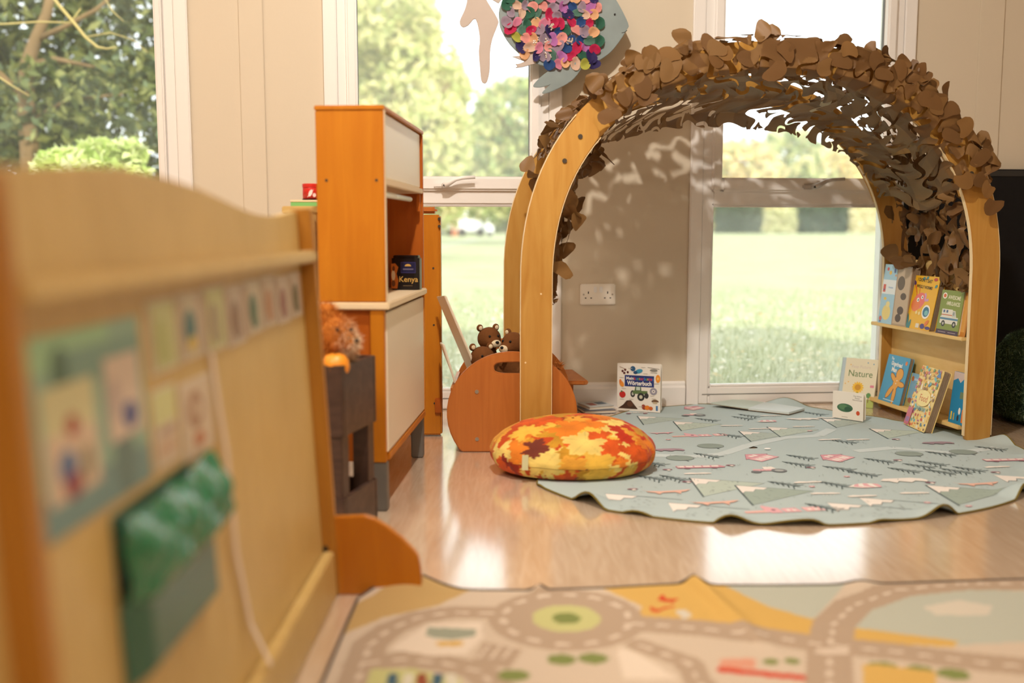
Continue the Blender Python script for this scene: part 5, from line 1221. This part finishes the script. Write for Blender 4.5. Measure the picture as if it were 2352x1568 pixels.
# ================================================================== black board and grassy pouf at the right
bb = empty('black_board', WL(1.42, .03), YAW, 'tall black felt-covered board standing against the wall behind the arch', 'board')
MB().box(-.565, .565, -.045, 0, .0005, .985).build('board', M['black'], bb, .006)
MB().tube([(.0, -.022, .985), (.0, -.022, .990), (.0, -.022, 1.000)], [.022, .022, .016], 14).build('knob', M['black'], bb, 0, True)
MB().box(-.565, .565, -.049, -.045, .955, .98).build('top_strip', plain('black_trim', S(44, 42, 40), .6), bb, .001)
pf = empty('grass_pouf', (2.125, 3.78, 0), 0, 'dark green shaggy grass-like pouf at the right edge, beside the arch', 'pouf')
mb = MB(); pr = [(.02, .0), (.20, .0), (.262, .05), (.278, .15), (.262, .25), (.20, .33), (.10, .365), (.01, .372)]; mb.lathe(pr, 40); pfo = mb.build('cover', M['pouf'], pf, 0, True)
rf = np.random.default_rng(12); n = 22000; an = rf.random(n)*2*PI; tz = rf.random(n)
zz = np.interp(tz, [0, .15, .35, .6, .8, .92, 1], [.02, .06, .15, .25, .32, .36, .372]); rr = np.interp(zz, [p_[1] for p_ in pr], [p_[0] for p_ in pr]); fold = 1+.02*np.sin(an*7+zz*20)
P = np.stack([rr*fold*np.cos(an), rr*fold*np.sin(an), zz], 1); N = np.stack([np.cos(an), np.sin(an), (zz-.12)*4], 1); N /= np.linalg.norm(N, axis=1, keepdims=True)
dirn = rf.normal(size=P.shape); dirn -= N*np.sum(N*dirn, 1, keepdims=True); dirn /= np.linalg.norm(dirn, axis=1, keepdims=True); tip = P+dirn*(.010+.014*rf.random((n, 1)))+N*.006; sd = np.cross(N, dirn)*.0008
cf = P3((120, 142, 116), (84, 108, 82), (62, 86, 62), (104, 116, 66), (160, 176, 156))[rf.choice(5, n, p=[.18, .32, .32, .13, .05])]
tag(np_mesh('pile', np.stack([P-sd+N*.002, P+sd+N*.002, tip], 1).reshape(-1, 3), np.arange(3*n).reshape(n, 3), M['grassfur'], pf, np.repeat(cf, 3, 0)), kind='stuff')

# ================================================================== books
def book(name, label, bl, ang, W, H, lean, z0, T, cover, spine, prints, group=None, pages=True, fan=0.0, mat=None):
    t = empty(name, (bl[0], bl[1], z0), math.radians(ang), label, 'book', group); t.rotation_euler = (-math.radians(lean), 0, math.radians(ang))
    ct = .0022; cm = plain('cover_stock', cover, .4, .45)
    def leaf_poly(w_, h_, r=.008): 
        P = [(0, 0), (w_-r, 0)]+[(w_-r+r*math.sin(a), r-r*math.cos(a)) for a in (.5, 1.1)]+[(w_, r), (w_, h_-r)]+[(w_-r+r*math.cos(a), h_-r+r*math.sin(a)) for a in (.5, 1.1)]+[(w_-r, h_), (0, h_)]; return P
    P = leaf_poly(W, H)
    fc = MB().prism(P, lambda a, b: (a, 0, b), lambda a, b: (a, ct, b)).build('front_cover', cm, t, 0)
    MB().prism(P, lambda a, b: (a, T-ct+fan*a, b), lambda a, b: (a, T+fan*a, b)).build('back_cover', cm, t, 0)
    n = max(2, min(6, int(T/.0035))); mb = MB()
    for k in range(n):
        y0 = ct+.0003+(T-2*ct)*k/n; y1 = y0+(T-2*ct)/n*.80; Q = leaf_poly(W-.0018-.0007*(k % 2), H-.0015-.001*(k % 3), .007)
        mb.prism(Q, lambda a, b, y0=y0, k=k: (a, y0+fan*a*k/n, b+.0008), lambda a, b, y1=y1, k=k: (a, y1+fan*a*k/n, b+.0008))
    mb.build('pages', mat or M['card'], t)
    MB().box(-.0012, .0006, 0, T, 0, H).build('spine', plain('spine_stock', spine, .45, .4), t)
    p = Print(); prints(p, W, H); p.build('cover_print', M['print'], fc, lambda u, v, l: (u, -l, v), .00003, .0002)
    return t
WHT, BLK = S(248, 244, 236), S(40, 36, 34)
# upper ledge
def pA(p, W, H):
    p.rect(0, 0, W, H, S(168, 206, 226)); p.rect(0, H*.50, W, H*.74, S(232, 238, 240)); p.oval(W*.5, H*.19, W*.30, H*.13, S(236, 214, 130)); p.oval(W*.55, H*.33, W*.14, H*.05, S(240, 222, 150)); p.oval(W*.3, H*.42, W*.1, H*.025, S(238, 200, 60))
    p.rect(W*.06, H*.53, W*.24, H*.66, S(214, 90, 70)); p.rect(W*.10, H*.56, W*.2, H*.58, S(60, 80, 140)); p.oval(W*.25, H*.92, W*.08, H*.03, S(210, 70, 60)); p.oval(W*.45, H*.86, W*.09, H*.035, S(236, 190, 70)); p.oval(W*.75, H*.90, W*.06, H*.045, S(70, 90, 160)); p.oval(W*.85, H*.82, W*.05, H*.02, S(220, 150, 70))
    p.text('Wörterbuch', W*.6, H*.60, H*.028, S(110, 160, 210), 0, .72, .01); p.oval(W*.15, H*.08, W*.1, H*.04, S(210, 110, 90)); p.oval(W*.15, H*.03, W*.08, H*.015, S(90, 120, 170))
book('board_book', 'tall light-blue picture dictionary at the far end of the upper ledge', (1.491, 4.043), -81.5, .106, .238, 6.2, .3598, .011, S(168, 206, 226), S(150, 190, 214), pA, 'books on the upper ledge', mat=M['paper'])
def pB(p, W, H):
    p.rect(0, 0, W, H, S(176, 150, 122)); p.rect(W*.06, H*.03, W*.94, H*.97, S(198, 174, 146)); p.oval(W*.35, H*.72, W*.26, H*.12, S(104, 84, 66)); p.oval(W*.6, H*.5, W*.2, H*.06, S(92, 70, 54)); p.oval(W*.5, H*.26, W*.22, H*.07, S(84, 58, 44)); p.oval(W*.4, H*.13, W*.2, H*.07, S(84, 58, 44))
book('board_book', 'thick brown board book with dark shapes behind the light-blue dictionary', (1.506, 3.937), -81.5, .105, .232, 5.1, .3598, .034, S(176, 150, 122), S(120, 100, 90), pB, 'books on the upper ledge')
def pC(p, W, H):
    p.rect(0, 0, W, H, S(238, 184, 38)); pass
    p.oval(W*.40, H*.52, W*.24, H*.15, S(236, 120, 110), 22, .5); p.oval(W*.30, H*.45, W*.16, H*.13, S(238, 130, 70), 18); p.line([(W*.28, H*.62), (W*.22, H*.74), (W*.12, H*.84)], .005, S(226, 90, 50)); p.line([(W*.36, H*.66), (W*.34, H*.78)], .004, S(226, 90, 50))
    p.oval(W*.36, H*.545, W*.05, H*.042, WHT, 12); p.oval(W*.365, H*.54, W*.02, H*.018, BLK, 10); p.oval(W*.50, H*.60, W*.045, H*.038, WHT, 12); p.oval(W*.505, H*.60, W*.018, H*.016, BLK, 10)
    p.line([(W*.58, H*.68), (W*.63, H*.62), (W*.60, H*.56), (W*.68, H*.55), (W*.74, H*.57)], .010, S(210, 160, 200))
    p.oval(W*.74, H*.34, W*.15, H*.13, WHT, 18); p.oval(W*.74, H*.34, W*.115, H*.095, S(60, 120, 150), 18); p.oval(W*.76, H*.32, W*.07, H*.05, S(130, 190, 190), 12)
    for (a, b, r) in ((.06, .16, .4), (.14, .10, .1), (.22, .05, -.2), (.05, .27, .8)): p.oval(W*a, H*b, W*.045, H*.12, S(70, 130, 130), 12, r)
    for (a, b) in ((.42, .95), (.55, .965), (.06, .82), (.92, .82)): p.oval(W*a, H*b, W*.05, H*.03, S(80, 140, 140), 10, .4)
    p.oval(W*.12, H*.86, W*.06, H*.035, S(96, 60, 110), 12, -.6); p.oval(W*.86, H*.945, W*.07, H*.03, S(190, 70, 60), 12); p.oval(W*.72, H*.07, W*.09, H*.05, S(86, 70, 130), 12); p.oval(W*.85, H*.14, W*.09, H*.04, S(230, 130, 60), 12, .7); p.oval(W*.92, H*.05, W*.1, H*.03, S(86, 70, 130), 12)
    p.oval(W*.40, H*.31, W*.045, H*.035, S(244, 220, 150), 10); p.oval(W*.51, H*.30, W*.045, H*.035, S(244, 220, 150), 10); p.rect(W*.47, H*.03, W*.60, H*.11, S(230, 220, 200))
    p.text("I DON'T EAT", W*.47, H*.885, H*.062, BLK, -.06, .95, .012); p.text('WIGGLY WORMS!', W*.50, H*.765, H*.056, BLK, -.05, .82, .012)
book('board_book', 'bright yellow board book about wiggly worms, middle of the upper ledge', (1.519, 3.852), -81.5, .181, .204, 10.7, .3598, .026, S(238, 184, 38), S(220, 160, 40), pC, 'books on the upper ledge')
def pD(p, W, H):
    p.rect(0, 0, W, H, S(136, 152, 72)); p.text('AWESOME', W*.60, H*.80, H*.085, S(232, 228, 200), -.03, .82, .02); p.text('AMBULANCES', W*.58, H*.66, H*.085, S(232, 228, 200), -.03, .68, .02)
    p.oval(W*.16, H*.87, W*.10, H*.07, WHT, 16); p.oval(W*.16, H*.87, W*.065, H*.045, S(220, 110, 60), 12)
    p.rect(W*.10, H*.24, W*.90, H*.40, S(228, 226, 214)); p.rect(W*.14, H*.38, W*.62, H*.57, S(228, 226, 214)); p.poly([(W*.62, H*.40), (W*.82, H*.40), (W*.74, H*.55), (W*.62, H*.55)], S(206, 208, 196)); p.rect(W*.10, H*.33, W*.90, H*.375, S(96, 140, 170)); p.rect(W*.14, H*.43, W*.62, H*.45, S(200, 110, 70)); p.rect(W*.20, H*.49, W*.28, H*.55, S(90, 110, 150)); p.rect(W*.34, H*.49, W*.42, H*.55, S(90, 110, 150)); p.rect(W*.64, H*.44, W*.72, H*.52, S(150, 160, 160))
    for a in (.27, .76): p.oval(W*a, H*.24, W*.085, H*.07, S(52, 50, 50), 16); p.oval(W*a, H*.24, W*.04, H*.035, S(190, 186, 176), 12)
    p.rect(0, 0, W, H*.10, S(74, 52, 70)); p.rect(W*.1, H*.04, W*.45, H*.055, S(170, 150, 160)); p.rect(W*.55, H*.04, W*.9, H*.055, S(170, 150, 160))
book('board_book', 'green ambulance board book at the near end of the upper ledge', (1.552, 3.630), -81.5, .136, .159, 7.7, .3598, .013, S(136, 152, 72), S(110, 124, 60), pD, 'books on the upper ledge', mat=M['paper'])
def pE(p, W, H): p.rect(0, 0, W, H, S(206, 140, 60)); p.rect(W*.1, H*.1, W*.9, H*.9, S(226, 170, 90))
book('board_book', 'narrow orange-brown book tucked behind the green ambulance book', (1.574, 3.548), -81.5, .080, .160, 6.7, .3598, .016, S(206, 140, 60), S(190, 120, 50), pE, 'books on the upper ledge')
# lower ledge
def pG(p, W, H):
    BL = S(74, 160, 202); p.rect(0, 0, W, H, BL); p.text('The', W*.22, H*.90, H*.055, WHT, -.08, .9, .02); p.text('Gingerbread', W*.46, H*.78, H*.085, WHT, -.05, .70, .03); p.text('Man', W*.40, H*.655, H*.09, WHT, -.05, .95, .035)
    GB = S(232, 166, 62); OL = S(120, 70, 30)
    t = -.32; ca, sa = math.cos(t), math.sin(t); q = lambda a, b: (W*.60+(a*ca-b*sa)*W, H*.36+(a*sa+b*ca)*W)
    for g, c_ in ((.018, OL), (0, GB)):
        p.oval(*q(0, .33), W*(.15+g), W*(.145+g), c_, 20); p.oval(*q(0, .10), W*(.13+g), W*(.17+g), c_, 20, t)
        for sx in (-1, 1): p.oval(*q(sx*.20, .15), W*(.16+g), W*(.062+g), c_, 16, t+sx*.25); p.oval(*q(sx*.11, -.19), W*(.072+g), W*(.22+g), c_, 16, t+sx*.32)
    for b in (.16, .08): p.oval(*q(0, b), W*.018, W*.018, WHT, 10)
    p.rect(W*.22, H*.035, W*.72, H*.055, S(190, 220, 236)); p.oval(W*.88, H*.88, W*.05, H*.045, S(230, 130, 50), 12)
book('board_book', 'blue Gingerbread Man book at the far end of the lower ledge', (1.495, 4.015), -81.5, .161, .190, 12.6, .0478, .018, S(74, 160, 202), S(60, 130, 170), pG, 'books on the lower ledge')
def pH(p, W, H):
    p.rect(0, 0, W, H, S(140, 186, 214)); p.rect(0, 0, W*.12, H, S(240, 206, 60)); p.rect(0, 0, W, H*.25, S(180, 170, 110)); p.oval(W*.55, H*.42, W*.14, H*.1, S(222, 140, 80), 14); p.oval(W*.62, H*.55, W*.07, H*.06, S(236, 170, 110), 12); p.oval(W*.3, H*.2, W*.1, H*.08, S(170, 110, 80), 12); p.rect(W*.3, H*.80, W*.9, H*.86, S(200, 214, 240)); p.oval(W*.22, H*.84, W*.07, H*.08, S(200, 120, 60), 12)
book('board_book', 'small pale-blue book with yellow spine between the gingerbread and food books', (1.540, 3.872), -81.5, .125, .133, 11.9, .0478, .010, S(140, 186, 214), S(240, 206, 60), pH, 'books on the lower ledge', mat=M['paper'])
def pF(p, W, H):
    p.rect(0, 0, W, H, S(240, 214, 140)); rr = random.Random(3); FC = [S(226, 130, 60), S(110, 180, 190), S(200, 80, 70), S(150, 110, 70), S(236, 190, 90), S(120, 150, 90), S(240, 230, 210), S(190, 110, 140), S(86, 130, 170)]
    for j in range(15):
        for i in range(9):
            a, b = (i+.5+rr.uniform(-.3, .3))/9, (j+.5+rr.uniform(-.3, .3))/15
            if .24 < a < .80 and .36 < b < .64: continue
            if rr.random() < .5: p.oval(W*a, H*b, W*.045, H*.026, rr.choice(FC), 9, rr.uniform(-1, 1))
            else: x0, y0 = W*(a-.04), H*(b-.025); p.rect(x0, y0, x0+W*rr.uniform(.04, .09), y0+H*rr.uniform(.02, .05), rr.choice(FC))
    p.rect(W*.02, H*.02, W*.24, H*.30, S(206, 110, 130)); p.rect(W*.05, H*.06, W*.21, H*.14, S(160, 120, 170)); p.poly([(W*.78, H*.88), (W*.98, H*.88), (W*.88, H*.98)], S(80, 130, 190))
    p.oval(W*.54, H*.50, W*.31, H*.13, S(246, 226, 150), 22); p.text('Food', W*.54, H*.45, H*.105, S(206, 110, 50), 0, .9, .01)
    for k in range(7): p.line([(W*(.32+.07*k), H*.30), (W*(.34+.07*k), H*.36)], .005, S(100, 180, 196))
book('board_book', 'patterned yellow Food board book standing on the rug, leaning on the lower ledge', (1.478, 3.700), -88, .172, .232, 16.3, .0075, .030, S(240, 214, 140), S(220, 190, 110), pF)
def pI(p, W, H):
    p.rect(0, 0, W, H, S(40, 140, 190)); p.poly([(0, H*.82), (W*.3, H*.88), (W*.5, H*.80), (W*.75, H*.9), (W, H*.86), (W, H), (0, H)], S(214, 196, 190)); p.poly([(W*.7, H*.86), (W, H*.8), (W, H*.3), (W*.85, H*.5)], S(96, 180, 214)); p.rect(W*.1, H*.06, W*.2, H*.22, S(236, 206, 80)); p.rect(W*.3, H*.06, W*.36, H*.2, S(230, 190, 70)); p.rect(W*.58, H*.5, W*.82, H*.63, S(120, 140, 110)); p.oval(W*.68, H*.26, W*.08, H*.07, WHT, 12); p.oval(W*.62, H*.12, W*.07, H*.06, S(60, 60, 70), 12); p.rect(W*.86, H*.05, W*.98, H*.3, S(236, 130, 50))
book('board_book', 'bright blue book half hidden by the right leg of the arch, lower ledge', (1.572, 3.535), -81.5, .085, .183, 5.5, .0478, .010, S(40, 140, 190), S(30, 110, 160), pI, 'books on the lower ledge', mat=M['paper'])
# books on the floor
def pN(p, W, H):
    p.rect(0, 0, W, H, S(232, 226, 200)); p.rect(0, 0, W*.10, H, S(186, 206, 214)); p.text('Peep Picture', W*.54, H*.80, H*.06, S(214, 200, 190), 0, .9, 0); p.text('Nature', W*.54, H*.62, H*.135, S(84, 122, 60), 0, .90, .0)
    p.rect(W*.10, 0, W, H*.17, S(170, 186, 100)); p.oval(W*.5, H*.15, W*.25, H*.08, S(150, 170, 86), 16); p.line([(W*.52, H*.10), (W*.52, H*.32)], .005, S(80, 120, 50)); p.oval(W*.45, H*.17, W*.05, H*.02, S(80, 120, 50), 10, .5)
    for k in range(14): a = 2*PI*k/14; p.oval(W*.52+W*.115*math.cos(a), H*.40+W*.115*math.sin(a), W*.052, W*.026, S(242, 196, 60), 8, a)
    p.oval(W*.52, H*.40, W*.085, W*.085, S(206, 150, 50), 16); p.line([(W*.84, H*.10), (W*.84, H*.24)], .003, S(120, 90, 50)); p.oval(W*.84, H*.25, W*.065, H*.055, S(96, 150, 90), 14); p.oval(W*.88, H*.44, W*.03, H*.03, S(226, 140, 160), 8); p.oval(W*.93, H*.44, W*.03, H*.03, S(226, 140, 160), 8)
    for (a, b) in ((.25, .86), (.16, .46), (.88, .90), (.72, .92), (.24, .50)): p.oval(W*a, H*b, W*.018, H*.014, S(236, 190, 90) if a < .5 else S(120, 170, 200), 8)
    p.oval(W*.17, H*.15, W*.04, H*.05, S(110, 140, 70), 8); p.oval(W*.24, H*.13, W*.04, H*.03, S(120, 150, 80), 8)
book('board_book', 'cream Nature book with a sunflower leaning on the rear right arch leg', (1.372, 4.150), -38, .150, .204, 16, .001, .012, S(232, 226, 200), S(110, 140, 120), pN)
def pK(p, W, H):
    p.rect(0, 0, W, H, S(240, 236, 226))
    for i, s_ in enumerate(('Die kleine', 'Raupe', 'Nimmersatt')): p.text(s_, W*.80, H*(.88-.075*i), H*.058, S(110, 100, 90), 0, .95, .0)
    p.oval(W*.40, H*.42, W*.26, H*.16, S(70, 112, 84), 22); p.oval(W*.34, H*.45, W*.14, H*.10, S(92, 136, 98), 16); p.oval(W*.50, H*.38, W*.12, H*.09, S(56, 96, 74), 16); p.oval(W*.83, H*.28, W*.06, H*.085, S(206, 84, 50), 14); p.rect(W*.30, H*.07, W*.5, H*.085, S(170, 160, 150))
book('board_book', 'small white book with a green shape standing in front of the Nature book', (1.251, 3.827), -47.9, .127, .104, -1.5, .0085, .012, S(240, 236, 226), S(236, 230, 220), pK, mat=M['paper'], fan=.06)
def pW(p, W, H):
    p.rect(0, 0, W, H, S(236, 230, 220)); NV = S(40, 56, 118); p.rect(W*.17, H*.52, W*.85, H*.76, NV); p.text('Mein', W*.29, H*.665, H*.062, WHT, 0, .95, .02)
    cc = [S(214, 60, 50), S(70, 120, 200), S(90, 170, 90), S(226, 140, 50), S(200, 70, 120)]
    for i, ch in enumerate('kunterbuntes'): p.text(ch, W*(.405+.038*i), H*.665, H*.062, cc[i % 5], 0, .85, .02)
    p.text('Wörterbuch', W*.51, H*.555, H*.088, WHT, 0, .80, .025)
    # tractor
    p.oval(W*.36, H*.37, W*.055, H*.075, S(60, 58, 56), 16); p.oval(W*.36, H*.37, W*.025, H*.035, S(200, 200, 190), 12); p.rect(W*.36, H*.37, W*.70, H*.44, S(96, 120, 74)); p.poly([(W*.40, H*.44), (W*.56, H*.44), (W*.55, H*.53), (W*.42, H*.53)], S(90, 110, 84)); p.rect(W*.44, H*.45, W*.53, H*.52, S(196, 210, 200)); p.oval(W*.55, H*.31, W*.085, H*.085, S(48, 48, 48), 18); p.oval(W*.55, H*.31, W*.04, H*.04, S(206, 204, 180), 14); p.oval(W*.68, H*.34, W*.05, H*.06, S(56, 56, 56), 16)
    # little pictures round the edge
    for (a, b) in ((.12, .84), (.18, .87), (.16, .80), (.24, .82)): p.oval(W*a, H*b, W*.028, H*.026, S(90, 40, 40), 10)
    p.line([(W*.05, H*.93), (W*.20, H*.88)], .002, S(150, 110, 80)); p.oval(W*.36, H*.90, W*.06, H*.055, S(46, 90, 130), 12, .8); p.oval(W*.50, H*.85, W*.09, H*.045, S(70, 150, 180), 14, .3); p.oval(W*.42, H*.82, W*.05, H*.035, S(40, 80, 120), 10)
    p.oval(W*.84, H*.88, W*.09, H*.03, S(140, 136, 128), 12); p.line([(W*.70, H*.94), (W*.97, H*.91)], .0016, S(120, 118, 112)); p.line([(W*.76, H*.83), (W*.92, H*.83)], .0016, S(120, 118, 112))
    p.oval(W*.94, H*.71, W*.055, H*.085, S(236, 150, 50), 16); p.oval(W*.94, H*.71, W*.02, H*.03, S(246, 200, 110), 10); p.oval(W*.10, H*.57, W*.05, H*.07, S(236, 150, 60), 12, .5); p.oval(W*.07, H*.62, W*.03, H*.05, S(226, 130, 60), 10)
    p.oval(W*.84, H*.44, W*.085, H*.075, S(150, 146, 160), 18); p.oval(W*.84, H*.44, W*.04, H*.035, S(226, 220, 214), 14); p.oval(W*.84, H*.44, W*.018, H*.015, S(110, 106, 120), 10)
    p.oval(W*.12, H*.345, W*.075, H*.07, S(196, 44, 40), 14, .3); p.oval(W*.10, H*.41, W*.02, H*.02, S(70, 110, 60), 8)
    p.poly([(W*.02, H*.05), (W*.14, H*.13), (W*.22, H*.22), (W*.32, H*.23), (W*.40, H*.14), (W*.48, H*.05)], S(72, 48, 36)); p.oval(W*.30, H*.15, W*.07, H*.06, S(96, 62, 44), 12)
    p.oval(W*.62, H*.10, W*.05, H*.06, S(150, 60, 40), 9, .4); p.oval(W*.70, H*.09, W*.06, H*.05, S(226, 130, 40), 12); p.oval(W*.78, H*.08, W*.05, H*.04, S(206, 100, 40), 12); p.oval(W*.88, H*.22, W*.085, H*.05, S(112, 84, 60), 12, 0, 0, PI); p.oval(W*.88, H*.20, W*.06, H*.02, S(200, 180, 150), 10)
    for (a, b) in ((.25, .90), (.55, .93), (.60, .80), (.05, .70), (.10, .47), (.28, .25), (.76, .34), (.06, .24), (.50, .10), (.80, .28), (.86, .60)): p.rect(W*a, H*b, W*(a+.10), H*(b+.010), S(196, 188, 176))
    p.rect(W*.90, H*.04, W*.945, H*.14, S(70, 120, 170))
book('picture_dictionary', 'thick German picture dictionary standing upright before the skirting board', (.428, 3.990), -19.7, .176, .193, -1.5, .0065, .012, S(236, 230, 220), S(226, 220, 210), pW, mat=M['paper'], fan=.10)
# open book lying face up on the rug
ob = empty('open_book', (1.0, 4.03, .008), 0, 'open picture book lying flat on the rug before the window', 'book')
def flat(pts, z0, z1, nm, mat, zl=None):
    zl = zl or [0]*len(pts); P = [at_floor(*p, .012) for p in pts]
    V = [(x-1.0, y-4.03, z0+zl[i]) for i, (x, y) in enumerate(P)]+[(x-1.0, y-4.03, z1+zl[i]) for i, (x, y) in enumerate(P)]; n = len(P)
    return MB().add(V, [tuple(range(n-1, -1, -1)), tuple(range(n, 2*n))]+[(i, (i+1) % n, n+(i+1) % n, n+i) for i in range(n)]).build(nm, mat, ob)
L4, R4 = [(1633, 931), (1719, 940), (1757, 926), (1690, 922)], [(1719, 940), (1812, 950), (1848, 940), (1757, 926)]
flat(L4, .0, .002, 'cover', M['card'], [.010, .003, .003, .010]); flat(R4, .0, .002, 'cover', M['card'])
flat(L4, .002, .006, 'pages', plain('page_grey_green', S(190, 204, 196), .45), [.010, .003, .003, .010]); flat(R4, .002, .010, 'pages', plain('page_blue_white', S(206, 216, 216), .45))
# two books lying flat near the bin
for i, (c0_, ang, lb, col_, zz) in enumerate([((.285, 3.955), 12, 'thin dark-edged book lying flat on the floor behind the cushion', S(120, 120, 128), .001), ((.300, 3.965), 22, 'pale open-faced book lying on top of the dark-edged one behind the cushion', S(196, 200, 200), .0155)]):
    t = empty('flat_book', (c0_[0], c0_[1], zz), math.radians(ang), lb, 'book', 'books lying flat behind the cushion')
    MB().box(0, .13-.02*i, -.03, .085, 0, .002).build('cover', plain('flat_cover', col_, .5), t); MB().box(.002, .128-.02*i, -.028, .083, .002, .011).build('pages', M['paper'], t); MB().box(0, .13-.02*i, -.03, .085, .011, .013).build('cover', plain('flat_cover', col_, .5), t)
    p = Print(); p.rect(.02, 0, .05, .05, S(150, 60, 50)); p.rect(.06, .01, .10, .06, S(80, 100, 120)); p.build('cover_print', M['print'], t, lambda u, v, l: (u, v, .013+l))
# small pale scrap on the rug
q = at_floor(1763, 1031, .008); tag(MB().ell((0, 0, 0), (.012, .006, .003), 10, 6).build('paper_scrap', M['white'], None, 0, True), 'tiny white scrap lying near the middle of the round rug', 'scrap').location = (q[0], q[1], .009)
